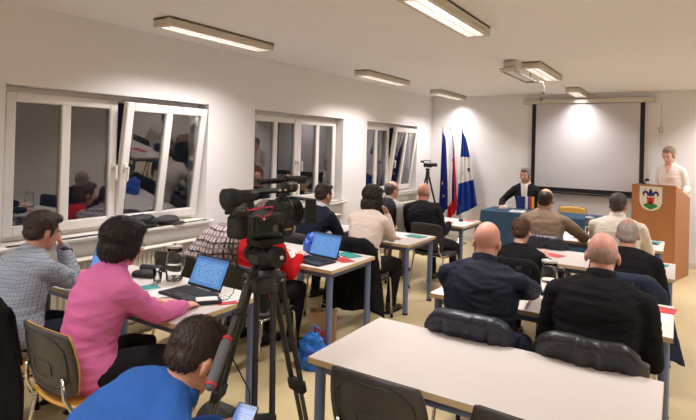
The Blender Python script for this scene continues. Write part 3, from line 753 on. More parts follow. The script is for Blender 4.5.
PEOPLE['tan'] = person('dark-haired man in a tan sweater before the head table', (-1.19, 5.92), (-1.245, 6.16, 1.165), 0, 10, 8, skin_m=S3, top=C_tan, trouser=Tn,
    hands={'r': (-.92, 6.42, .75), 'l': (-1.35, 6.5, .75)}, elbows={'r': (.95, -.2, -.5)}, hair='receding', hair_m=Hd_, collar=('crew', C_tan), seed=14.5, bow=.07, width=1.12, belly=1.15)
PEOPLE['white'] = person('man in a cream cardigan in front of the lectern', (-.50, 5.92), (-.52, 6.12, 1.165), 0, 8, 8, skin_m=S1, top=C_card, top_name='cardigan', trouser=Tb,
    hands={'r': (-.26, 6.40, .75), 'l': (-.66, 6.45, .75)}, hair='short', hair_m=Hdg, collar=('high', C_card), seed=15.1, bow=.06, width=1.16, belly=1.15)
PEOPLE['speaker'] = person('grey-haired man in a dark jacket seated facing the room', (-2.13, 9.06), (-2.165, 9.0, 1.285), 180, 8, 0, skin_m=S1, top=C_suit, top_name='jacket', trouser=Tk, placket=(C_white, .89, .058, .024),
    hands={'r': (-2.47, 8.72, .785), 'l': (-1.86, 8.74, .785)}, elbows={'r': (.8, -.2, -.6), 'l': (-.8, -.2, -.6)}, hair='short', hair_m=Hg, collar=('shirt', C_white), seed=16.2, bow=.02, infl=.014)
PEOPLE['lectern'] = person('standing short-haired woman in a white shirt behind the lectern', (-.06, 9.13), (-.125, 9.05, 1.69), 196, 4, 16, sex='f', hz=.98, skin_m=S2, top=C_white, top_name='shirt', trouser=Tk, stand=True,
    hands={'r': (-.27, 8.93, 1.19), 'l': (.10, 8.86, 1.19)}, elbows={'r': (.2, -.3, -1), 'l': (-.2, -.3, -1)}, hair='short', hair_m=Hbl, collar=('shirt', C_white), seed=17.3, bow=.0, infl=.013, width=.86, fold=.006, placket=(S2, .24, .055, .004))

# wrist watch of the man in the checked shirt
pc = PEOPLE['chk']; wv = pc['W']['r']; ax_ = (wv-pc['E']['r']).normalized(); g = G(); g.smooth = True
g.loft([wv-ax_*.045, wv-ax_*.018], [(.044, .041), (.041, .038)], 18, (1, 0, 0), dome=.1); wo = g.build('watch_strap', M_black, pc['root'])
g = G(); g.smooth = True; g.ell(wv-ax_*.032+Vector((.018, .036, 0)), (.02, .01, .02)); g.build('watch_case', M_black, wo)

# ================================================================== COATS OVER CHAIR BACKS
M_puff = mat('navy_puffer_nylon', (30, 34, 50), 0.42, var=0.15, scale=12, bump=.3, bscale=35)
M_leather = mat('black_leather', (36, 35, 36), 0.33, var=0.2, scale=18, bump=.35, bscale=60)
M_coat = mat('black_wool_coat', (24, 23, 25), 0.9, var=0.2, bump=.3, bscale=90, spec=.15)
M_navcoat = mat('navy_coat', (33, 40, 60), 0.7, var=0.15, bump=.3, bscale=50, spec=.25)
M_lining = mat('coat_lining', (40, 40, 46), .6)
def coat(key, label, m, hang, wid=.24, th=.022, flare=.0, puff=0.0, seed=0.0, front=.60, name='jacket', loc=None, rz=None, lift=0.0):
    ch = CHAIRS[key]; r = thing(name, label, 'jacket', ch.location if loc is None else loc, ch.rotation_euler.z if rz is None else rz, 'coats over chair backs')
    ztop = .812+lift
    def fn(u, v):
        x = (2*u-1); a = abs(x)
        L1, L2, L3 = ztop-front, .10, ztop-hang-.05*noise.noise(Vector((x*2.2, seed, 9)))-.05*a*a*(hang < .3); T = L1+L2+L3; s = v*T
        by = lambda z: BACK_Y-.055*(z-.5)/.3
        if s < L1: z = front+s; y = by(z)+.034
        elif s < L1+L2: t = (s-L1)/L2*PI; z = ztop+.022*math.sin(t); y = by(ztop)+.034*math.cos(t)-.004
        else: z = ztop-(s-L1-L2); y = by(max(z, .5))-.040-max(0, .5-z)*.03
        z -= .38*max(0, a-.58)**1.6
        d = max(0, s-L1-L2*.5)
        X = x*(wid+flare*d)
        f = (noise.noise(Vector((x*4+seed, d*1.3, seed)))*.034+noise.noise(Vector((x*9+seed+d*3, d*2, 4)))*.016)*min(1, .25+d*5)+noise.noise(Vector((x*7+seed, d*14, 8)))*(.007 if puff else .002)
        y += -f*(1 if s > L1 else -.25)-(abs(math.sin(d*PI/.07))*puff if s > L1 else 0)-.012*(s > L1)
        y += .09*a*a*x*x if s > L1+L2*.3 else .03*a*a
        z += abs(noise.noise(Vector((x*2.0, seed, 2))))*.016
        return Vector((X, y, z))
    g = G(); g.smooth = True; g.slab(fn, 44, 40, th); g.build('outer_cloth', m, r)
    g = G(); g.smooth = True; g.slab(lambda u, v: fn(.03+.94*u, .04+.92*v)+Vector((0, .012 if v > .5 else -.006, -.014)), 12, 16, .006); g.build('lining', M_lining, r)
    return r
coat('navy', 'navy puffer jacket draped over the chair of the bald man in navy', M_puff, .42, .245, .03, .02, .010, 1.0)
coat('black', 'black leather jacket draped over the chair of the man in black', M_leather, .40, .25, .018, .02, 0, 2.2)
coat('grey', 'long navy coat hanging from the chair of the grey-haired man', M_navcoat, .27, .26, .03, .24, .004, 3.1, name='coat')
coat('cream', 'long black coat hanging behind the woman in cream', M_coat, .15, .26, .035, .12, 0, 4.6, name='coat')
coat('chk', 'black coat over the chair at the left picture edge', M_coat, .12, .25, .035, .10, 0, 5.5, name='coat', lift=.06)
coat('tan', 'dark navy jacket over the chair of the man in the tan sweater', M_puff, .42, .24, .025, .02, 0, 6.6)
coat('short', 'black jacket over the chair of the short-haired woman', M_coat, .40, .235, .022, .02, 0, 7.6)

# ================================================================== SCREEN, LECTERN, HEAD TABLE
M_scr = mat('screen_fabric', (208, 204, 205), 0.85, var=0.01, spec=.1); M_scrb = mat('screen_border', (14, 14, 15), 0.6)
M_metal = mat('painted_metal', (206, 200, 188), 0.4, var=0.02)
r = thing('projection_screen', 'large white roll-down projection screen with black border on the front wall', 'screen', (-1.315, YF-.05, 0))
x0, x1, z0, z1 = -.845, .86, 1.03, 2.515
g = G(); g.box(((x0+x1)/2, 0, (z0+z1)/2), (x1-x0-.02, .002, z1-z0-.02)); g.build('fabric', M_scr, r)
for a, b_, n_ in (((x0+.032, -.0025, (z0+z1)/2), (.064, .003, z1-z0), 0), ((x1-.032, -.0025, (z0+z1)/2), (.064, .003, z1-z0), 0), ((0.0075, -.0025, z0+.035), (x1-x0-.13, .003, .07), 0)):
    g = G(); g.box(a, b_); g.build('border', M_scrb, r)
g = G(); g.box((0, .005, 2.555), (1.98, .075, .085), bev=.012); g.build('roller_case', M_metal, r)
for sx in (-1, 1):
    g = G(); g.box((sx*.985, .005, 2.555), (.02, .085, .095), bev=.006); g.build('end_cap', M_metal, r)
g = G(); g.smooth = True; g.cyl((x0, -.004, z0-.012), (x1, -.004, z0-.012), .014, n=10); g.build('bottom_bar', M_scrb, r, auto=40)
# pull switch with its cable on the wall
r = thing('wall_switch', 'small pull switch hanging by its cable right of the screen', 'switch', (-.24, YF-.012, 0))
g = G(); g.tube([(0, 0, 2.50), (0.004, 0, 2.3), (0, 0, 2.12)], .004, 6); g.build('cable', M_metal, r)
g = G(); g.box((0, -.01, 2.08), (.055, .03, .09), bev=.012); b = g.build('box', M_metal, r)
g = G(); g.box((0, -.028, 2.085), (.022, .01, .04), bev=.003); g.build('button', M_white, b)
g = G(); g.tube([(-.006, 0, 2.04), (-.012, 0, 1.9), (.02, 0, 1.84), (.01, 0, 1.78)], .003, 6); g.build('cord', M_metal, r)

# lectern
def woodmat(name, rgb, stretch):
    return mat(name, rgb, .45, var=.18, scale=9, stretch=stretch, bump=.05, bscale=30)
M_wood = woodmat('lectern_veneer', (176, 116, 70), (14, 14, .8))
PA = math.radians(-16.4)          # turned towards the room
r = thing('lectern', 'brown wooden lectern with a painted coat of arms', 'lectern', (-.287, 8.397, 0), PA)
PW, PD = .555, .60
g = G(); g.box((0, .011, .64), (PW, .022, 1.28)); fp = g.build('front_panel', M_wood, r)
for sx in (-1, 1):
    g = G(); x = sx*(PW/2-.011)
    g.prism([(0, 0), (PD-.024, 0), (PD-.024, 1.10), (0, 1.28)], .022, Matrix(((0, 1, 0, x-.011), (1, 0, 0, .0235), (0, 0, 1, 0), (0, 0, 0, 1)))); g.build('side_panel', M_wood, r)
g = G(); th = math.atan2(.18, PD-.02); g.box((0, PD/2+.03, 1.196), (PW-.05, PD-.06, .022), Matrix.Rotation(-th, 3, 'X')); g.build('reading_top', M_wood, r)
g = G(); g.box((0, PD/2+.02, .70), (PW-.05, PD-.10, .02)); g.build('shelf', M_wood, r)
# coat of arms: shield, blue lily, red gate tower, green ground
M_shield = mat('shield_cream', (232, 222, 200), .5, var=.02); M_lily = mat('lily_blue', (36, 44, 104), .5); M_gate = mat('gate_red', (196, 34, 28), .5); M_green = mat('ground_green', (40, 130, 60), .5); M_dark = mat('mark_black', (20, 18, 20), .6); M_rim = mat('shield_rim', (150, 142, 128), .5)
def shield_poly(w_, h_, n=14):
    pts = [(-w_/2, h_), (-w_/2, h_*.42)]
    for k in range(1, n): 
        a = PI+PI*k/n; pts.append((w_/2*math.cos(a), h_*.42+h_*.42*math.sin(a)))
    pts += [(w_/2, h_*.42), (w_/2, h_)]
    return pts
sh = thing('coat_of_arms', 'cream shield with blue lily, red tower and green ground on the lectern', 'emblem', r.matrix_basis@Vector((-.03, -.0005, .922)), PA); sh.scale = (1.15, 1, 1.22)
g = G(); g.prism([(x, z) for x, z in shield_poly(.262, .285)], .004, Matrix.Translation((0, -.0042, -.003))); g.build('rim', M_rim, sh)
g = G(); g.prism(shield_poly(.248, .275), .005, Matrix.Translation((0, -.0075, 0))); g.build('field', M_shield, sh)
def flat(poly, m, name, z=-.0098): 
    g = G(); g.prism(poly, .0028, Matrix.Translation((0, z, 0))); return g.build(name, m, sh)
flat([(-.085, .062), (-.06, .04), (0, .012), (.06, .04), (.085, .062), (.045, .082), (0, .09), (-.045, .082)], M_green, 'ground')
gt = flat([(-.036, .075), (.036, .075), (.036, .135), (.044, .135), (.044, .156), (.026, .156), (.026, .147), (.010, .147), (.010, .156), (-.010, .156), (-.010, .147), (-.026, .147), (-.026, .156), (-.044, .156), (-.044, .135), (-.036, .135)], M_gate, 'tower', -.0112)
flat([(-.014, .075), (.014, .075), (.014, .098), (.008, .108), (-.008, .108), (-.014, .098)], M_dark, 'gateway', -.0126)
flat([(0, .255), (-.016, .232), (-.022, .205), (-.014, .172), (.014, .172), (.022, .205), (.016, .232)], M_lily, 'petal')
for sx in (-1, 1):
    pts = [(.016, .176), (.022, .200), (.040, .222), (.066, .226), (.086, .210), (.092, .186), (.080, .166), (.066, .164), (.072, .182), (.066, .196), (.052, .198), (.042, .186), (.036, .168)]
    pts = [(x*sx, z) for x, z in pts]
    if sx > 0: pts.reverse()
    flat(pts, M_lily, 'petal')
    star = [(sx*.058+.009*(1 if k % 2 else .45)*math.sin(k*PI/5), .246+.009*(1 if k % 2 else .45)*math.cos(k*PI/5)) for k in range(10)]; star.reverse()
    flat(star, M_lily if sx < 0 else M_gate, 'star')
flat([(-.034, .166), (.034, .166), (.034, .174), (-.034, .174)], M_dark, 'band', -.0112)
# microphone on the lectern
r2 = thing('microphone', 'short black microphone on the edge of the lectern', 'microphone', r.matrix_basis@Vector((-.135, .03, 1.283)), PA)
g = G(); g.smooth = True; g.lathe([(.0, 0), (.035, 0), (.033, .012), (.012, .018), (0, .018)]); g.build('base', M_black, r2)
g = G(); g.smooth = True; g.tube([(0, 0, .015), (.0, .01, .04), (.02, .03, .06)], .008); g.build('stem', M_black, r2)
g = G(); g.smooth = True; g.ell((.03, .035, .062), (.032, .022, .020), nu=12, nv=8); g.build('capsule', M_black, r2)

# head table with blue cloth
M_cloth = mat('blue_tablecloth', (50, 76, 100), .8, var=.08, bump=.1, bscale=200, spec=.2)
r = thing('head_table', 'long head table standing under a blue cloth', 'table', (-2.62, 8.14, 0))
HW, HD, HZ = 1.72, .70, .742
g = G(); g.box((HW/2, HD/2, HZ-.014), (HW, HD, .026)); g.build('table_top', M_top, r)
for x in (.06, HW-.06):
    for y in (.06, HD-.06):
        g = G(); g.cyl((x, y, 0), (x, y, HZ-.027), .026); g.build('leg', M_leg, r, auto=40)
def clothpt(s, v):
    """s runs round the table edge, v from the edge down"""
    per = [(0, 0), (HW, 0), (HW, HD), (0, HD), (0, 0)]; Ls = [HW, HD, HW, HD]; T = sum(Ls); d = (s % 1)*T
    for k in range(4):
        if d <= Ls[k]+1e-9: break
        d -= Ls[k]
    a, b_ = per[k], per[k+1]; t = d/Ls[k]; x, y = a[0]+(b_[0]-a[0])*t, a[1]+(b_[1]-a[1])*t
    nx, ny = [(0, -1), (1, 0), (0, 1), (-1, 0)][k]
    c = min(t, 1-t)*Ls[k]
    cx, cy = (x-HW/2)/HW, (y-HD/2)/HD
    out = .012+v*(.03+.02*math.sin(s*T*26)+.05*math.exp(-c*9))
    dx, dy = nx, ny
    if c < .10:
        ux, uy = (1 if cx > 0 else -1), (1 if cy > 0 else -1); w_ = (1-c/.10)*.5
        dx, dy = nx*(1-w_)+ux*w_*.8, ny*(1-w_)+uy*w_*.8
    return Vector((x+dx*out, y+dy*out, HZ+.004-v*.62))
tc = thing('tablecloth', 'dark blue cloth hanging over the head table', 'tablecloth', (-2.62, 8.14, 0))
g = G(); g.smooth = True
n1 = 150; g.grid(lambda u, v: clothpt(u, v), n1, 8)
g.build('skirt', M_cloth, tc)
g = G(); g.box((HW/2, HD/2, HZ+.0035), (HW+.026, HD+.026, .005), bev=.002); g.build('cloth_top', M_cloth, tc)

# ================================================================== FLAGS
M_pole = mat('flag_pole_metal', (190, 186, 178), .3, .8, var=.03)
def flagmat(name, bands):
    """bands: list of (upper limit of band 0..1 along U, colour) on the cloth's own UV"""
    m = bpy.data.materials.new(name); m.use_nodes = True; N = m.node_tree.nodes; L = m.node_tree.links; b = N['Principled BSDF']; b.inputs['Roughness'].default_value = .7; b.inputs['Specular IOR Level'].default_value = .25
    uv = N.new('ShaderNodeUVMap'); uv.uv_map = 'uv'; sp = N.new('ShaderNodeSeparateXYZ'); L.new(uv.outputs[0], sp.inputs[0])
    cr = N.new('ShaderNodeValToRGB'); cr.color_ramp.interpolation = 'CONSTANT'; L.new(sp.outputs[1], cr.inputs[0])
    els = cr.color_ramp.elements; pos = 0.0
    els[0].position = 0; els[0].color = srgb(*bands[0][1]); els.remove(els[1])
    for k in range(1, len(bands)):
        e = els.new(bands[k-1][0]); e.color = srgb(*bands[k][1])
    L.new(cr.outputs[0], b.inputs['Base Color']); MATS[name] = m; return m
def flag(label, x, y, top, m, nf, length, wtop, wbot, marks, seed, lean=0.0, bandv=None):
    r = thing('flag', label, 'flag', (x, y, 0), 0, 'flags in the corner')
    g = G(); g.smooth = True; g.cyl((0, 0, 0.03), (lean, 0, top), .012, n=10); g.build('pole', M_pole, r, auto=40)
    g = G(); g.smooth = True; g.lathe([(0, 0), (.016, .005), (.02, .02), (.010, .03), (.014, .05), (.004, .085), (0, .088)], (lean, 0, top), 12); g.build('finial', M_pole, r)
    g = G(); g.smooth = True; g.lathe([(0, 0), (.14, 0), (.14, .015), (.03, .04), (.02, .09), (0, .09)], (0, 0, 0), 20); g.build('base', M_pole, r)
    nu, nv = 56, 36
    def fn(u, v):
        z = top-.03-v*length*(.86+.14*(1-u))-u*.10*(1-v)
        wd = wtop+(wbot-wtop)*v**.8
        ph = u*nf*2*PI
        amp = (.012+.034*v)
        X = lean*(1-v)+.012+u*wd-.10*wd+noise.noise(Vector((u*3, v*2, seed)))*.02*v
        Y = -.02+math.sin(ph+v*1.2+seed)*amp+noise.noise(Vector((u*4, v*2.5, seed+5)))*.02*v
        return Vector((X, Y-.02*v, z))
    g = G(); g.smooth = True; g.slab(fn, nu, nv, .004)
    me = g.mesh('cloth', m); uvl = me.uv_layers.new(name='uv'); cnt = (nu+1)*(nv+1)
    for lp in me.loops:
        i = lp.vertex_index % cnt; uvl.data[lp.index].uv = bandv((i % (nu+1))/nu, (i//(nu+1))/nv)
    co = link('cloth', me, r)
    for (u, v, s_, mm, kind) in marks:
        p = fn(u, v); px = fn(min(u+.01, 1), v)-p; pz = fn(u, max(v-.01, 0))-p; px.normalize(); pz.normalize(); nn = px.cross(pz).normalized()
        if nn.y > 0: nn = -nn
        M4 = Matrix(((px.x, -nn.x, pz.x, p.x+nn.x*.008), (px.y, -nn.y, pz.y, p.y+nn.y*.008), (px.z, -nn.z, pz.z, p.z+nn.z*.008), (0, 0, 0, 1)))
        g = G()
        if kind == 'star': g.prism(list(reversed([(s_*(1 if k % 2 == 0 else .42)*math.sin(k*PI/5), s_*(1 if k % 2 == 0 else .42)*math.cos(k*PI/5)) for k in range(10)])), .002, M4)
        else: g.prism([(a*s_, b__*s_) for a, b__ in kind], .002, M4)
        g.build('star' if kind == 'star' else 'emblem', mm, co)
    return r
M_star = mat('star_yellow', (232, 196, 40), .6); M_fb = (26, 44, 128)
mEU = flagmat('flag_blue_cloth', [(.5, (24, 40, 118)), (1, (24, 40, 118))])
mSI = flagmat('flag_tricolour', [(.36, (232, 226, 222)), (.52, (30, 60, 150)), (1, (200, 32, 36))])
mMU = flagmat('flag_blue_white_blue', [(.30, (28, 62, 150)), (.62, (230, 226, 222)), (1, (28, 62, 150))])
flag('dark blue flag with yellow stars, leftmost on the corner poles', -3.72, 9.12, 2.05, mEU, 3.2, 1.62, .05, .18, [(.45, .62, .035, M_star, 'star'), (.62, .70, .035, M_star, 'star'), (.5, .78, .035, M_star, 'star')], 1.0, .02, lambda u, v: (u, v))
crest = [(-.8, 1), (-.8, 0), (0, -1), (.8, 0), (.8, 1)]
flag('white, blue and red flag between the two blue ones', -3.55, 9.14, 2.06, mSI, 2.6, 1.66, .05, .18, [(.6, .33, .03, mat('crest_blue', (30, 60, 150), .6), crest)], 2.2, -.005, lambda u, v: (u, .08+.70*u*(0.55+.6*v)-.10*v if v < .86 else .9))
flag('blue, white and blue flag with small emblem, rightmost on the corner poles', -3.33, 9.10, 2.05, mMU, 3.0, 1.52, .05, .38, [(.72, .48, .038, mat('crest_violet', (50, 50, 120), .6), crest), (.3, .50, .03, mat('crest_red', (170, 40, 40), .6), crest)], 3.9, .02, lambda u, v: (u, v))

# ================================================================== THINGS ON THE TABLES
M_lap = mat('laptop_case', (38, 38, 42), .4, .3, var=.05); M_key = mat('laptop_keys', (22, 22, 24), .6)
def screenmat(name, bg, line, bars, strength):
    """lit screen: page colour with a darker header and rows of text, on the panel's own UV"""
    m = bpy.data.materials.new(name); m.use_nodes = True; N = m.node_tree.nodes; L = m.node_tree.links; b = N['Principled BSDF']
    b.inputs['Roughness'].default_value = .3; b.inputs['Base Color'].default_value = (.01, .01, .012, 1)
    uv = N.new('ShaderNodeUVMap'); uv.uv_map = 'uv'; sp = N.new('ShaderNodeSeparateXYZ'); L.new(uv.outputs[0], sp.inputs[0])
    def mth(op, a, c):
        n = N.new('ShaderNodeMath'); n.operation = op
        for i, q in enumerate((a, c)):
            if hasattr(q, 'is_output'): L.new(q, n.inputs[i])
            else: n.inputs[i].default_value = q
        return n.outputs[0]
    u, v = sp.outputs[0], sp.outputs[1]
    row = mth('LESS_THAN', mth('FRACT', mth('MULTIPLY', v, float(bars)), 0.0), .38)
    nz = N.new('ShaderNodeTexNoise'); nz.inputs['Scale'].default_value = 1.0
    mp = N.new('ShaderNodeMapping'); mp.inputs['Scale'].default_value = (34, bars, 1); L.new(uv.outputs[0], mp.inputs[0])
    fl = N.new('ShaderNodeVectorMath'); fl.operation = 'FLOOR'; L.new(mp.outputs[0], fl.inputs[0]); wn = N.new('ShaderNodeTexWhiteNoise'); L.new(fl.outputs[0], wn.inputs[0])
    word = mth('GREATER_THAN', wn.outputs[0], .28)
    inside = mth('MULTIPLY', mth('MULTIPLY', mth('GREATER_THAN', u, .1), mth('LESS_THAN', u, .9)), mth('MULTIPLY', mth('GREATER_THAN', v, .1), mth('LESS_THAN', v, .82)))
    txt = mth('MULTIPLY', mth('MULTIPLY', row, word), inside)
    head = mth('GREATER_THAN', v, .9)
    m1 = N.new('ShaderNodeMix'); m1.data_type = 'RGBA'; m1.inputs[6].default_value = srgb(*bg); m1.inputs[7].default_value = srgb(*line); L.new(txt, m1.inputs[0])
    m2 = N.new('ShaderNodeMix'); m2.data_type = 'RGBA'; m2.inputs[7].default_value = srgb(*[int(c*.8) for c in bg]); L.new(m1.outputs[2], m2.inputs[6]); L.new(head, m2.inputs[0])
    L.new(m2.outputs[2], b.inputs['Emission Color']); b.inputs['Emission Strength'].default_value = strength
    MATS[name] = m; return m
def uvquad(name, m, parent, p, ux, uz, w_, h_):
    p = Vector(p); ux = Vector(ux); uz = Vector(uz)
    me = bpy.data.meshes.new(name); me.from_pydata([p-ux*w_/2, p+ux*w_/2, p+ux*w_/2+uz*h_, p-ux*w_/2+uz*h_], [], [(0, 1, 2, 3)]); me.materials.append(m)
    l = me.uv_layers.new(name='uv')
    for i, c in enumerate(((0, 0), (1, 0), (1, 1), (0, 1))): l.data[i].uv = c
    return link(name, me, parent)
M_sc1 = screenmat('screen_document_page', (86, 142, 205), (150, 190, 225), 16, .95); M_sc2 = screenmat('screen_folder_list', (92, 148, 214), (128, 172, 224), 9, .95); M_sc3 = screenmat('screen_plain_page', (98, 150, 226), (120, 168, 232), 12, .95); M_off = mat('screen_off', (14, 14, 16), .15)
def laptop(label, x, y, rz, scr, ang=112, w_=.335, d_=.225):
    r = thing('laptop', label, 'laptop', (x, y, TZ), math.radians(rz), 'laptops')
    g = G(); g.box((0, -d_/2, .011), (w_, d_, .016), bev=.004); b = g.build('base', M_lap, r)
    k = G()
    for j in range(5):
        for i in range(13): k.box((-w_*.42+i*w_*.07, -.045-j*.019, .0205), (w_*.058, .0145, .003))
    k.build('keyboard', M_key, b)
    k = G(); k.box((0, -d_+.045, .0197), (.10, .062, .0015)); k.build('touchpad', M_key, b)
    for sx in (-1, 1):
        k = G(); k.cyl((sx*w_*.3-.02, 0, .016), (sx*w_*.3+.02, 0, .016), .007, n=10); k.build('hinge', M_key, b)
    a = math.radians(ang); uz = Vector((0, -math.cos(a), math.sin(a))); nn = Vector((0, -math.sin(a), -math.cos(a)))
    Rm = Matrix(((1, 0, 0), (0, uz.y, -nn.y), (0, uz.z, -nn.z))); h = .215
    Rm = Matrix((Vector((1, 0, 0)), -nn, uz)).transposed()
    g = G(); g.box(Vector((0, .006, .018))+uz*h/2, (w_, .008, h), Rm, bev=.002); l = g.build('lid', M_lap, r)
    uvquad('display', scr, l, Vector((0, .006, .018))+uz*.018+nn*.0046, (1, 0, 0), uz, w_-.018, h-.028)
    return r
laptop('open laptop with blue document page before the woman in pink', -2.655, 2.445, -4, M_sc1, 114)
laptop('open laptop with blue screen before the man in the checked shirt', -3.545, 2.30, 3, M_sc3, 110)
laptop('open laptop with blue file list before the person in red', -2.595, 3.735, -8, M_sc2, 110)
laptop('open laptop with dark screen before the man in the vest', -2.99, 6.84, 4, M_off, 110)

M_glass = glass('clear_glass', 1.22, (.97, .98, .98)); M_water = glass('water', 1.12)
def carafe(label, x, y, s=1.0, rz=0.0):
    r = thing('carafe', label, 'carafe', (x, y, TZ), rz, 'water carafes')
    g = G(); g.smooth = True
    out = [(.0, .001), (.052, .001), (.056, .01), (.056, .12), (.052, .165), (.045, .19), (.050, .212)]
    inn = [(.047, .212), (.042, .19), (.049, .165), (.053, .12), (.053, .014), (.0, .008)]
    g.lathe([(a*s, b*s) for a, b in out+inn], n=28); g.build('glass_body', M_glass, r)
    g = G(); g.smooth = True; g.lathe([(0, .0085*s), (.0525*s, .0145*s), (.0525*s, .11*s), (0, .11*s)], n=28); g.build('water', M_water, r, auto=40)
    g = G(); g.smooth = True; g.tube([(.050*s, 0, .195*s), (.085*s, 0, .198*s), (.098*s, 0, .17*s), (.092*s, 0, .11*s), (.07*s, 0, .075*s), (.055*s, 0, .07*s)], .0055*s, 8); g.build('handle', M_glass, r)
    g = G(); g.smooth = True; g.lathe([(0, .2225*s), (.05*s, .2225*s), (.05*s, .234*s), (.01*s, .24*s), (.01*s, .252*s), (0, .252*s)], n=20); g.build('lid', mat('carafe_lid', (186, 184, 180), .3, .2), r, auto=40)
carafe('glass water carafe behind the laptop of the woman in pink', -3.03, 2.52, 1.05)
carafe('glass water carafe between the two bald men', -.735, 3.80, 1.05)
carafe('glass water carafe on the table of the men in tan and cream', -.88, 6.80, .95)
def tumbler(label, x, y):
    r = thing('drinking_glass', label, 'glass', (x, y, TZ), 0, 'drinking glasses')
    g = G(); g.smooth = True; g.lathe([(0, .001), (.027, .001), (.033, .095), (.031, .095), (.0255, .01), (0, .008)], n=20); g.build('glass_body', M_glass, r)
    g = G(); g.smooth = True; g.lathe([(0, .0085), (.0252, .0105), (.0285, .055), (0, .055)], n=20); g.build('water', M_water, r, auto=40)
tumbler('water glass beside the carafe before the woman in pink', -3.06, 2.40)
tumbler('water glass left of the carafe of the man in tan', -.97, 6.70); tumbler('water glass below the carafe of the man in tan', -.86, 6.64)
M_paper = mat('paper', (236, 232, 228), .8, var=.015); M_teal = mat('teal_card', (52, 142, 140), .6, var=.05); M_redc = mat('red_card', (204, 62, 66), .6, var=.05); M_ink = mat('print_ink', (60, 50, 55), .8)
def sheet(name, label, cat, x, y, rz, m, w_=.21, d_=.297, h=.002, z=TZ, lines=0, lm=None, group='papers on the tables', curl=0.0):
    r = thing(name, label, cat, (x, y, z), math.radians(rz), group)
    g = G(); g.slab(lambda u, v: Vector(((u-.5)*w_, (v-.5)*d_, h/2+.0006+curl*(2*u-1)**2)), 8, 2, h); g.build('leaf', m, r)
    for k in range(lines):
        q = G(); yy = d_*(.36-.72*k/max(1, lines-1)) if lines > 1 else d_*.3; ww = w_*(.74-.18*((k*37) % 5)/5)
        q.box((-.5*(w_*.76-ww), yy, h+.0011+curl*.2), (ww, d_*.018, .0006)); q.build('text_line', lm or M_ink, r)
    return r
sheet('paper_sheet', 'white paper sheets under the hands of the woman in pink', 'paper', -2.83, 2.24, -28, M_paper, curl=.004)
sheet('booklet', 'teal booklet left of the white sheets on the near table', 'booklet', -3.00, 2.24, -20, M_teal, .15, .21, .005)
sheet('paper_sheet', 'printed sheet under the white device by the video camera', 'paper', -2.42, 2.47, -15, M_paper, .16, .22, lines=6)
sheet('booklet', 'dark red card at the far right corner of the near table', 'booklet', -2.34, 2.36, -30, M_redc, .05, .12, .004)
sheet('booklet', 'teal booklet lying beside the chin-resting man', 'booklet', -3.30, 2.14, 6, M_teal, .15, .21, .005)
sheet('booklet', 'teal booklet on the table beside the laptop of the person in red', 'booklet', -2.51, 4.03, 70, M_teal, .15, .22, .006)
sheet('booklet', 'red card at the corner of the table of the person in red', 'booklet', -2.44, 3.84, 62, M_redc, .12, .20, .003)
sheet('booklet', 'teal booklet on the table of the woman in cream', 'booklet', -2.46, 5.36, 80, M_teal, .15, .21, .005)
sheet('paper_sheet', 'white sheet beside the hand of the woman in cream', 'paper', -2.64, 5.30, 15, M_paper)
sheet('paper_sheet', 'white sheet with blue print on the table near the flags', 'paper', -2.62, 6.80, 40, M_paper, lines=5, lm=mat('print_blue', (70, 100, 170), .8))
sheet('booklet', 'red card at the far corner of the table near the flags', 'booklet', -2.42, 7.02, 75, M_redc, .10, .16, .004)
rb = sheet('booklet', 'red printed booklet on the right corner of the second table', 'booklet', -.13, 3.93, 84, M_redc, .13, .27, .004)
for k in range(9):
    q = G(); q.box((.042, -.105+k*.026, .0052), (.022, .017-.004*(k % 3), .0006)); q.build('letter', M_ink, rb)
sheet('booklet', 'teal card under the red printed booklet', 'booklet', -.30, 3.95, 70, M_teal, .10, .15, .003)
sheet('paper_sheet', 'white page below the red printed booklet', 'paper', -.13, 3.74, 84, M_paper, .2, .2, .001)
sheet('booklet', 'teal card beside the grey-haired man', 'booklet', -.14, 5.48, 80, M_teal, .12, .16, .004)
sheet('booklet', 'red card beside the short-haired woman', 'booklet', -1.02, 5.30, 70, M_redc, .14, .24, .004)
sheet('booklet', 'teal card beside the man in the cream cardigan', 'booklet', -.26, 6.86, 82, M_teal, .12, .22, .004)
sheet('paper_sheet', 'white sheet between the men in tan and cream', 'paper', -.92, 6.50, 10, M_paper)
sheet('paper_sheet', 'white notes before the seated speaker', 'paper', -2.13, 8.42, 4, M_paper, z=HZ+.006, lines=7)

def pouch(name, label, cat, x, y, z, rz, size, m, parts=()):
    r = thing(name, label, cat, (x, y, z), math.radians(rz))
    g = G(); g.ell((0, 0, size[2]/2), (size[0]/2, size[1]/2, size[2]/2)); g.box((0, 0, size[2]*.42), (size[0]*.92, size[1]*.9, size[2]*.8), bev=.02)
    vox('body', g, max(.006, min(size)/10), m, r, 3, .004, 18, (1, 1, 1), x)
    return r
M_bag = mat('black_nylon', (26, 26, 29), .6, var=.2, bump=.3, bscale=80)
r = pouch('glasses_case', 'open black case behind the sheets on the near table', 'case', -3.27, 2.46, TZ, 20, (.20, .13, .05), M_bag)
g = G(); g.smooth = True; g.slab(lambda u, v: Vector(((u-.5)*.17, .05+.03*v, .04+.025*v)), 6, 4, .012); g.build('lid', M_bag, r)
# white device with cable
r = thing('card_reader', 'white rounded device with dark rim and cable beside the laptop', 'device', (-2.44, 2.29, TZ+.002), math.radians(-38))
g = G(); g.box((0, 0, .012), (.10, .17, .022), bev=.012); g.build('body', M_lap, r); g = G(); g.box((0, -.006, .025), (.08, .13, .006), bev=.003); g.build('cover', M_white, r)
g = G(); g.smooth = True; g.tube([(0, .085, .012), (0, .12, .01), (.03, .15, .06), (.05, .16, .14), (.07, .14, .2), (.09, .1, .21)], .0028, 6); g.build('cable', M_black, r)
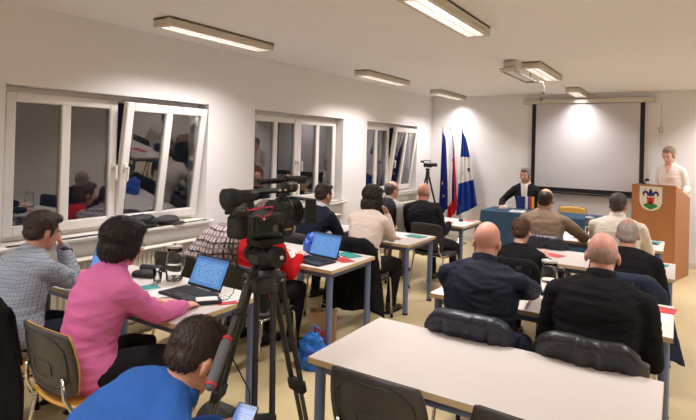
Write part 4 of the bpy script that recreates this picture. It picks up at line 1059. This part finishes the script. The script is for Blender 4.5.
# phone / mouse / eyeglasses
def phone(label, x, y, z, rz, scr=None, R_=None):
    r = thing('smartphone', label, 'phone', (x, y, z), rz)
    if R_ is not None: r.rotation_euler = R_
    g = G(); g.box((0, 0, .0045), (.072, .148, .008), bev=.003); b = g.build('body', M_black, r)
    uvquad('display', scr or M_off, b, (0, -.07, .0087), (1, 0, 0), (0, 1, 0), .066, .14)
    return r
M_ph = screenmat('screen_phone_page', (120, 160, 225), (90, 120, 190), 18, .8)
phone('black phone beside the man in the cream cardigan', -.24, 6.70, TZ, 1.2); phone('black phone on the table of the person in red', -2.60, 3.93, TZ, .9)
HNDL = None
r = thing('computer_mouse', 'black mouse on the table near the flags', 'mouse', (-2.50, 6.90, TZ), .3)
g = G(); g.smooth = True; g.ell((0, 0, .012), (.032, .055, .024)); g.box((0, 0, .003), (.05, .09, .006)); g.build('shell', M_black, r)
g = G(); g.smooth = True; g.cyl((-.004, .03, .034), (.004, .03, .034), .008, n=10); g.build('wheel', M_lap, r)
def eyeglasses(label, x, y, rz):
    r = thing('eyeglasses', label, 'glasses', (x, y, TZ+.004), rz)
    for sx in (-1, 1):
        g = G(); g.smooth = True; g.tube([(sx*.034+.025*math.cos(2*PI*k/16), 0, .02+.018*math.sin(2*PI*k/16)) for k in range(16)], .002, 6, closed=True); g.build('rim', M_black, r)
        g = G(); g.smooth = True; g.tube([(sx*.06, 0, .026), (sx*.062, .05, .022), (sx*.055, .13, .004)], .002, 6); g.build('temple', M_black, r)
    g = G(); g.smooth = True; g.tube([(-.010, 0, .024), (0, -.002, .028), (.010, 0, .024)], .002, 6); g.build('bridge', M_black, r)
eyeglasses('folded black eyeglasses below the red printed booklet', -.19, 3.84, 1.2)
# blue carrier bag top beside the laptop, small blue box
r = thing('folder_bag', 'crumpled bright blue bag beside the laptop of the person in red', 'bag', (-2.83, 3.93, TZ))
g = G(); g.loft([(0, 0, .01), (0, 0, .07), (.01, .02, .14), (.02, .03, .17)], [(.10, .06), (.10, .07), (.085, .05), (.05, .02)], 16, (1, 0, 0)); vox('body', g, .008, mat('blue_plastic_film', (34, 84, 188), .35, var=.15), r, 2, .014, 20, (1, 1, 1), 3.0)

# ------------------------------------------------------------------ mini flags, cup and mike on the head table
r = thing('table_flags', 'small stand with blue and tricolour flags on the head table', 'flags', (-1.955, 8.24, HZ+.006))
g = G(); g.smooth = True; g.lathe([(0, 0), (.05, 0), (.048, .012), (.012, .02), (0, .02)], n=18); g.build('base', M_pole, r)
for k, (sx, bands, w_) in enumerate(((-.075, [(26, 40, 120)], .125), (.055, [(226, 222, 216), (36, 60, 150), (196, 30, 36), (206, 164, 60)], .125))):
    g = G(); g.cyl((0, 0, .01), (sx, 0, .27), .003, n=8); g.build('pole', M_pole, r)
    n = len(bands)
    for j, c in enumerate(bands):
        g = G(); g.smooth = True; x_ = sx-.062+w_*j/n
        g.slab(lambda u, v: Vector((x_+u*w_/n, -.012+.012*math.sin((x_+u*w_/n)*50+k), .26-v*.19)), 6, 8, .003); g.build('cloth', mat('table_flag_%d_%d' % (k, j), c, .7), r)
r = thing('cup', 'white cup on the head table beside the speaker', 'cup', (-2.33, 8.45, HZ+.006))
g = G(); g.smooth = True; g.lathe([(0, .001), (.028, .001), (.036, .075), (.033, .075), (.025, .006), (0, .005)], n=20); g.build('body', M_white, r)
g = G(); g.smooth = True; g.tube([(.034, 0, .06), (.055, 0, .058), (.058, 0, .03), (.031, 0, .02)], .004, 8); g.build('handle', M_white, r)

# ================================================================== THINGS ON SILL AND FLOOR
r = thing('laptop_bag', 'flat black shoulder bag lying on the sill of the near window', 'bag', (XW-.035, 2.97, WZ0), 0)
g = G(); g.box((0, 0, .04), (.16, .36, .065), bev=.02); g.ell((.01, .01, .075), (.075, .16, .04)); vox('body', g, .008, M_bag, r, 3, .006, 16, (1, 1, 1), 1.0)
g = G(); g.smooth = True; g.tube([(.07, -.12, .03), (.105, -.10, .035), (.115, 0, .03), (.105, .10, .02), (.07, .14, .03)], .009, 8); g.build('handle', M_bag, r)
g = G(); g.smooth = True; g.tube([(.0, -.15, .05), (.03, -.05, .075), (.02, .08, .078), (.05, .15, .05)], .008, 8); g.build('strap', M_bag, r)
r = thing('flat_cap', 'dark grey flat cap on the sill of the near window', 'cap', (XW-.03, 3.29, WZ0), .2)
g = G(); g.ell((0, 0, .035), (.10, .13, .045)); g.ell((0, 0, .01), (.095, .125, .012)); vox('crown', g, .007, mat('cap_tweed', (62, 56, 54), .9, var=.25, scale=60), r, 3, .003, 20)
g = G(); g.smooth = True; g.ell((.06, .04, .014), (.085, .095, .008)); g.build('brim', MATS['cap_tweed'], r)
r = thing('backpack', 'black backpack standing on the floor beside the kneeling tripod handle', 'bag', (-1.86, 1.83, 0), .4)
r['label'] = 'black backpack on the floor beside the man in blue'
g = G(); g.loft([(0, 0, .02), (0, 0, .15), (0, .0, .33), (0, .0, .43)], [(.15, .09), (.16, .11), (.14, .09), (.08, .05)], 18, (1, 0, 0)); g.ell((0, -.09, .15), (.11, .05, .12)); vox('body', g, .011, M_bag, r, 3, .010, 14, (1, 1, 1), 9.0)
for sx in (-1, 1):
    g = G(); g.smooth = True; g.loft([(sx*.07, .08, .40), (sx*.09, .13, .30), (sx*.09, .12, .12), (sx*.10, .08, .05)], [(.02, .006)]*4, 8, (1, 0, 0)); g.build('strap', M_bag, r)
r = thing('carrier_bag', 'blue plastic carrier bag on the floor under the second left table', 'bag', (-2.36, 3.30, 0), .3)
g = G(); g.loft([(0, 0, .01), (0, 0, .08), (.0, .01, .17), (.02, .0, .25)], [(.12, .08), (.13, .085), (.10, .06), (.05, .025)], 18, (1, 0, 0)); vox('body', g, .009, mat('blue_carrier_film', (28, 104, 190), .35, var=.15), r, 2, .016, 14, (1, 1, 1), 5.0)
g = G(); g.smooth = True; g.slab(lambda u, v: Vector(((u-.5)*.13+.01, -.088+.02*v, .06+.10*v)), 6, 4, .003); g.build('print', mat('bag_print', (24, 70, 150), .5), r)
for sx in (-1, 1):
    g = G(); g.smooth = True; g.tube([(.02+sx*.03, -.01, .245), (.02+sx*.04, -.01, .30), (.02, 0, .33), (.02-sx*.01, .01, .25)], .005, 6); g.build('handle', MATS['blue_carrier_film'], r)
r = thing('paper_bag', 'brown paper bag with red print behind the blue carrier bag', 'bag', (-2.46, 3.58, 0), .5)
M_kraft = mat('kraft_paper', (166, 132, 96), .8, var=.1)
g = G(); hx, hy, hz_ = .11, .065, .34
for sx in (-1, 1):
    g.slab(lambda u, v: Vector((sx*(hx-.008*math.sin(PI*v)), (u-.5)*2*hy, .004+v*hz_)), 4, 6, .002)
    g.slab(lambda u, v: Vector(((u-.5)*2*hx, sx*(hy-.02*math.sin(PI*u)*v), .004+v*hz_)), 6, 6, .002)
g.box((0, 0, .002), (2*hx, 2*hy, .003)); g.build('body', M_kraft, r)
g = G(); g.slab(lambda u, v: Vector(((u-.5)*.13, -hy-.003+.02*math.sin(PI*u)*v, .12+v*.10)), 4, 4, .0015); g.build('print', mat('bag_print_red', (190, 60, 50), .7), r)
for sy in (-1, 1):
    g = G(); g.smooth = True; g.tube([(-.04, sy*.05, .34), (-.035, sy*.05, .40), (0, sy*.048, .42), (.035, sy*.05, .40), (.04, sy*.05, .34)], .003, 6); g.build('handle', M_kraft, r)

# ================================================================== VIDEO CAMERA ON ITS TRIPOD
M_cam = mat('camera_body', (30, 29, 30), .42, var=.15, bump=.05, bscale=150); M_cam2 = mat('camera_rubber', (22, 22, 23), .7, var=.1); M_lensg = mat('lens_glass', (20, 16, 34), .05, spec=1.0, coat=1.0)
M_alu = mat('tripod_metal', (96, 94, 94), .3, .8, var=.05); M_redr = mat('red_ring', (186, 30, 44), .4); M_grip = mat('grey_foam_grip', (84, 84, 88), .8); M_print = mat('white_print', (210, 205, 200), .6); M_pinkc = mat('pink_cord', (196, 52, 80), .5); M_gold = mat('gold_mark', (190, 160, 90), .4)
AZ = math.radians(-8)
CX, CY_ = -1.378, 1.588
r = thing('video_camera', 'large black video camera on the tripod in the foreground', 'camera', (CX, CY_, 1.350), AZ)
g = G(); g.box((0, -.04, .055), (.115, .17, .10), bev=.014); b = g.build('body', M_cam, r)
q = G(); q.box((-.061, -.05, .06), (.012, .11, .065), bev=.004); q.build('side_cover', M_cam2, b)
for k in range(4):
    q = G(); q.box((-.068, -.09+k*.022, .08), (.004, .012, .008), bev=.002); q.build('button', M_print if k == 1 else M_cam, b)
q = G(); q.smooth = True; q.cyl((-.066, -.015, .04), (-.073, -.015, .04), .014, n=18); q.build('dial', M_alu, b, auto=40)
g = G(); g.box((0, -.14, .05), (.08, .05, .085), bev=.010); g.build('battery', M_cam2, r)
g = G(); g.box((.085, -.03, .065), (.06, .14, .09), bev=.024); gr = g.build('hand_grip', M_cam, r)
q = G(); q.smooth = True; q.tube([(.11, -.11, .09), (.132, -.06, .09), (.132, .0, .09), (.11, .045, .09)], .009, 8); q.build('hand_strap', M_cam2, gr)
g = G(); g.smooth = True
g.loft([(0, .03, .088), (0, .06, .088), (0, .065, .088), (0, .10, .088), (0, .105, .088), (0, .155, .088)], [.054, .054, .058, .058, .055, .055], 28, (1, 0, 0), dome=0.0); ln = g.build('lens_barrel', M_cam, r, auto=35)
for y_ in (.072, .09, .118, .134, .146):
    q = G(); q.smooth = True; q.tube([(.0585*math.cos(2*PI*k/28), y_, .088+.0585*math.sin(2*PI*k/28)) for k in range(28)], .0026, 6, closed=True); q.build('focus_ring', M_cam2, ln)
q = G(); q.smooth = True; q.cyl((0, .156, .088), (0, .160, .088), .046, n=24); q.build('front_glass', M_lensg, ln, auto=40)
g = G()
for sx in (-1, 1): g.box((sx*.062, .188, .088), (.005, .065, .098), bev=.002)
for sz in (-1, 1): g.box((0, .188, .088+sz*.049), (.128, .065, .005), bev=.002)
g.build('lens_hood', M_cam2, r)
q = G(); q.smooth = True; q.cyl((-.062, .055, .030), (-.072, .055, .030), .030, n=24); ml = q.build('emblem_plate', M_cam2, r, auto=40)
q = G(); q.box((-.0725, .055, .030), (.002, .034, .007), bev=.0006); q.build('gold_mark', M_gold, ml)
# top handle with its mounts
g = G(); g.box((0, .0, .178), (.03, .22, .02), bev=.010); h = g.build('top_handle', M_cam, r)
q = G(); q.box((0, .088, .135), (.032, .03, .08), bev=.008); q.build('front_post', M_cam, h)
q = G(); q.box((0, -.085, .135), (.032, .03, .08), bev=.008); q.build('rear_post', M_cam, h)
for y_ in (.055, .085): 
    q = G(); q.box((-.017, y_, .18), (.004, .012, .008)); q.build('button', M_print, h)
# viewfinder at the rear, large rubber cup
g = G(); g.smooth = True; g.loft([(-.01, -.06, .165), (-.01, -.10, .166), (-.01, -.15, .163)], [(.02, .019), (.025, .023), (.027, .027)], 18, (1, 0, 0), dome=.2); vf = g.build('viewfinder', M_cam, r)
q = G(); q.smooth = True; q.loft([(-.01, -.145, .163), (-.01, -.175, .160), (-.01, -.205, .156)], [(.029, .030), (.037, .039), (.040, .042)], 20, (1, 0, 0), dome=.3); q.build('eyecup', M_cam2, vf)
# front microphone unit
g = G(); g.box((0, .12, .19), (.05, .07, .042), bev=.010); mu = g.build('audio_unit', M_cam, r)
for sz in (0, 1):
    q = G(); q.smooth = True; q.cyl((-.025, .105+sz*.03, .19), (-.031, .105+sz*.03, .19), .009, n=14); q.build('socket', M_alu, mu, auto=40)
    q = G(); q.box((-.0265, .105+sz*.03, .206), (.003, .008, .006)); q.build('button', M_print, mu)
g = G(); g.smooth = True; g.cyl((.050, .0, .212), (.050, .25, .212), .0115, n=14); mc = g.build('microphone', M_cam2, r, auto=40)
q = G(); q.smooth = True; q.cyl((.050, .15, .212), (.050, .255, .212), .018, n=16); q.build('foam_cover', M_cam2, mc, auto=40)
g = G(); g.smooth = True; g.tube([(-.045, -.13, .125), (-.075, -.15, .12), (-.088, -.10, .128), (-.090, -.045, .128), (-.082, -.05, .10), (-.078, -.085, .088), (-.07, -.105, .10)], .0034, 8); g.build('cord', M_pinkc, r)
g = G(); g.smooth = True; g.tube([(-.04, -.2, .03), (-.07, -.23, .0), (-.09, -.2, -.08), (-.07, -.12, -.12), (-.05, -.05, -.10)], .004, 8); g.build('cable', M_cam2, r)
def mirror_x(o):
    for c in o.children:
        if c.type == 'MESH':
            for v in c.data.vertices: v.co.x *= -1
            c.data.flip_normals()
        mirror_x(c)
mirror_x(r)
# ---- tripod
TX, TY, TA = -1.375, 1.585, 1.10
TH = .050
r = thing('tripod', 'black video tripod with grey-gripped pan handle in the foreground', 'tripod', (TX, TY, 0)); r.scale = (1, 1, 1)
RA = Matrix.Rotation(AZ, 3, 'Z')
g = G(); g.box((0, 0, 1.333), (.085, .13, .030), RA, bev=.006); g.build('quick_plate', M_cam2, r)
g = G(); g.box((0, 0, 1.267), (.105, .12, .085), RA, bev=.026); hd = g.build('fluid_head', M_cam, r)
for sx in (-1, 1):
    q = G(); q.smooth = True; q.cyl(RA@V(sx*.052, 0, 0)+V(0, 0, 1.277), RA@V(sx*.082, 0, 0)+V(0, 0, 1.277), .040, n=20); q.build('tilt_drum', M_cam2, hd, auto=40)
    q = G(); q.smooth = True; q.ell(RA@V(sx*.086, .01, 0)+V(0, 0, 1.277), (.008, .008, .008), nu=10, nv=8); q.build('knob', M_print if sx > 0 else M_redr, hd)
q = G(); q.smooth = True; q.cyl((.03, -.085, 1.222), (.03, -.11, 1.217), .014, n=12); q.build('lock_knob', M_cam2, hd, auto=40)
g = G(); g.smooth = True; g.lathe([(.0, 1.137), (.05, 1.137), (.062, 1.172), (.058, 1.202), (.046, 1.224), (0, 1.224)], n=24); g.build('bowl', M_cam, r, auto=40)
g = G(); g.smooth = True; g.lathe([(0, 1.052), (.016, 1.052), (.022, 1.082), (.022, 1.137), (0, 1.137)], n=14); g.build('clamp_grip', M_cam2, r, auto=40)
p0, p1 = V(-.01, -.05, 1.245), V(.175, -.44, .965)
d = (p1-p0).normalized()
g = G(); g.smooth = True; g.cyl(p0, p0.lerp(p1, .72), .0085, n=10); ph = g.build('pan_handle', M_alu, r, auto=40)
q = G(); q.smooth = True; q.loft([p0.lerp(p1, .66), p0.lerp(p1, .70), p0.lerp(p1, .97), p1], [.013, .0185, .0185, .014], 14, (1, 0, 0)); q.build('grip', M_grip, ph)
for t in (.655, .975):
    q = G(); q.smooth = True; q.cyl(p0.lerp(p1, t), p0.lerp(p1, t+.018), .0175, n=14); q.build('red_ring', M_redr, ph, auto=40)
q = G(); q.box(p0.lerp(p1, .45), (.03, .035, .03), bev=.008); q.build('remote_clamp', M_cam2, ph)
q = G(); q.smooth = True; q.tube([p0.lerp(p1, .45)+V(-.02, 0, 0), p0.lerp(p1, .5)+V(-.05, .02, -.12), p0.lerp(p1, .3)+V(-.06, .05, -.3), V(-.06, .0, .72), V(-.10, .05, .35), V(-.10, .08, .02)], .0028, 6); q.build('cable', M_cam2, ph)
for k, a_ in enumerate((-46, 76, 200)):
    a = math.radians(a_); dr = V(math.cos(a), math.sin(a), 0); sd_ = V(-math.sin(a), math.cos(a), 0)
    top = dr*.06+V(0, 0, 1.172); bot = dr*.36+V(0, 0, .02); mid_ = top.lerp(bot, .40); low = top.lerp(bot, .97)
    g = G(); g.box(top, (.05, .075, .06), Matrix.Rotation(a, 3, 'Z'), bev=.010); lg = g.build('leg', M_cam, r)
    for sg in (-1, 1):
        q = G(); q.smooth = True; q.cyl(top+sd_*sg*.032, mid_+sd_*sg*.032, .0115, n=12); q.build('upper_tube', M_cam, lg, auto=40)
        q = G(); q.smooth = True; q.cyl(mid_+sd_*sg*.020, low+sd_*sg*.014, .0095, n=12); q.build('lower_tube', M_alu, lg, auto=40)
    axis = (bot-top).normalized()
    Rm = Matrix((sd_, axis.cross(sd_), axis)).transposed()
    q = G(); q.box(mid_, (.095, .034, .055), Rm, bev=.008); q.build('clamp', M_cam2, lg)
    q = G(); q.box(mid_+dr*.024+V(0, 0, -.02), (.022, .02, .06), Rm, bev=.005); q.build('clamp_lever', M_cam, lg)
    q = G(); q.smooth = True; q.cyl(top+dr*.0+sd_*.04, top-sd_*.04, .008, n=10); q.build('pivot', M_print, lg, auto=40)
    q = G(); q.ell(bot+V(0, 0, -.0), (.024, .024, .02)); q.build('foot', M_cam2, lg, smooth=True)
    br = G(); br.smooth = True; br.cyl(V(0, 0, .40), top.lerp(bot, .70), .006, n=8); br.build('spreader', M_cam, r, auto=40)

# ---- small camera on a tripod in the far corner
r = thing('small_camera', 'small black camcorder on the tripod by the corner', 'camera', (-3.74, 8.58, 1.345), math.radians(-60))
g = G(); g.box((0, 0, .06), (.075, .15, .085), bev=.014); b = g.build('body', M_cam, r)
g = G(); g.smooth = True; g.cyl((0, .06, .065), (0, .16, .065), .034, n=18); g.build('lens', M_cam2, r, auto=40)
g = G(); g.box((0, -.02, .135), (.02, .13, .016), bev=.005); hh = g.build('handle', M_cam, r)
q = G(); q.box((0, .035, .118), (.02, .02, .03)); q.build('post', M_cam, hh)
g = G(); g.smooth = True; g.cyl((0, -.07, .11), (0, -.13, .12), .02, n=14); g.build('viewfinder', M_cam2, r, auto=40)
g = G(); g.box((-.055, .0, .07), (.03, .07, .05), bev=.004); g.build('display', M_cam2, r)
r = thing('tripod', 'slim black tripod holding the small camera by the corner', 'tripod', (-3.74, 8.58, 0))
g = G(); g.box((0, 0, 1.332), (.06, .08, .026), bev=.005); g.build('quick_plate', M_cam2, r)
g = G(); g.smooth = True; g.lathe([(0, 1.20), (.02, 1.20), (.035, 1.23), (.03, 1.30), (.022, 1.32), (0, 1.32)], n=16); g.build('head', M_cam, r, auto=40)
g = G(); g.smooth = True; g.cyl((0, 0, .75), (0, 0, 1.2), .012, n=12); g.build('centre_column', M_alu, r, auto=40)
for a_ in (-70, 50, 170):
    a = math.radians(a_); dr = V(math.cos(a), math.sin(a), 0)
    g = G(); g.smooth = True; g.cyl(dr*.02+V(0, 0, 1.22), dr*.16+V(0, 0, .72), .017, n=10); lg = g.build('leg', M_cam, r, auto=40)
    q = G(); q.smooth = True; q.cyl(dr*.16+V(0, 0, .73), dr*.27+V(0, 0, .02), .011, n=10); q.build('lower_tube', M_alu, lg, auto=40)
    q = G(); q.ell(dr*.27+V(0, 0, .016), (.016, .016, .015)); q.build('foot', M_cam2, lg, smooth=True)

# ================================================================== CEILING FITTINGS
r = thing('projector_bracket', 'pale ceiling bracket with two rails for a projector', 'bracket', (-1.56, 5.66, ZC))
g = G(); g.box((0, .06, -.04), (.12, .12, .07), bev=.008); g.build('mount_box', M_metal, r)
g = G(); g.box((0, .02, -.105), (.19, .08, .04), bev=.008); g.build('carrier', M_metal, r)
for sx in (-1, 1):
    g = G(); g.bar((sx*.065, .0, -.125), (sx*.065, 1.0, -.125), .018, .02, bev=.004); g.build('rail', mat('rail_grey', (150, 144, 134), .35, .5), r)
g = G(); g.box((0, .45, -.118), (.10, .34, .015), bev=.004); g.build('tray', M_white, r)
g = G(); g.bar((-.074, 1.0, -.125), (.074, 1.0, -.125), .018, .02, bev=.004); g.build('end_rail', MATS['rail_grey'], r)
g = G(); g.cyl((0, .95, -.11), (0, .95, 0), .012, n=10); g.build('hanger', M_metal, r)
g = G(); g.smooth = True; g.tube([(.07, .98, -.12), (.14, 1.0, -.13), (.16, 1.0, -.20), (.155, 1.0, -.27), (.13, .99, -.33)], .006, 8); cb = g.build('cable', mat('cable_grey', (90, 86, 82), .5), r)
q = G(); q.smooth = True; q.cyl((.15, 1.0, -.25), (.155, 1.0, -.28), .013, n=10); q.build('connector', M_black, cb, auto=40)
q = G(); q.smooth = True; q.cyl((.135, .99, -.32), (.11, .985, -.365), .014, n=10); q.build('plug', M_black, cb, auto=40)
r = thing('smoke_detector', 'small round smoke detector on the ceiling before the screen', 'detector', (-1.41, 8.05, ZC))
g = G(); g.smooth = True; g.lathe([(0, 0), (.055, 0), (.055, -.02), (.04, -.04), (0, -.042)], n=20); g.build('housing', M_white, r, auto=40)
g = G(); g.smooth = True; g.lathe([(0, -.04), (.012, -.04), (.01, -.05), (0, -.05)], n=12); g.build('sensor', M_metal, r, auto=40)
# phone in the hand of the man in blue, watch on the wrist of the man in the checked shirt
pb = PEOPLE['blue']; R0 = pb['root'].rotation_euler.to_matrix(); hw = R0@(pb['W']['r'])+Vector(pb['root'].location); hd_ = R0@pb['Hd']['r']
pos = hw+hd_*.10+Vector((-.005, -.01, .03))
phone('lit smartphone in the hand of the man in blue', pos.x, pos.y, pos.z, 0, M_ph, (math.radians(38), math.radians(6), math.radians(18)))
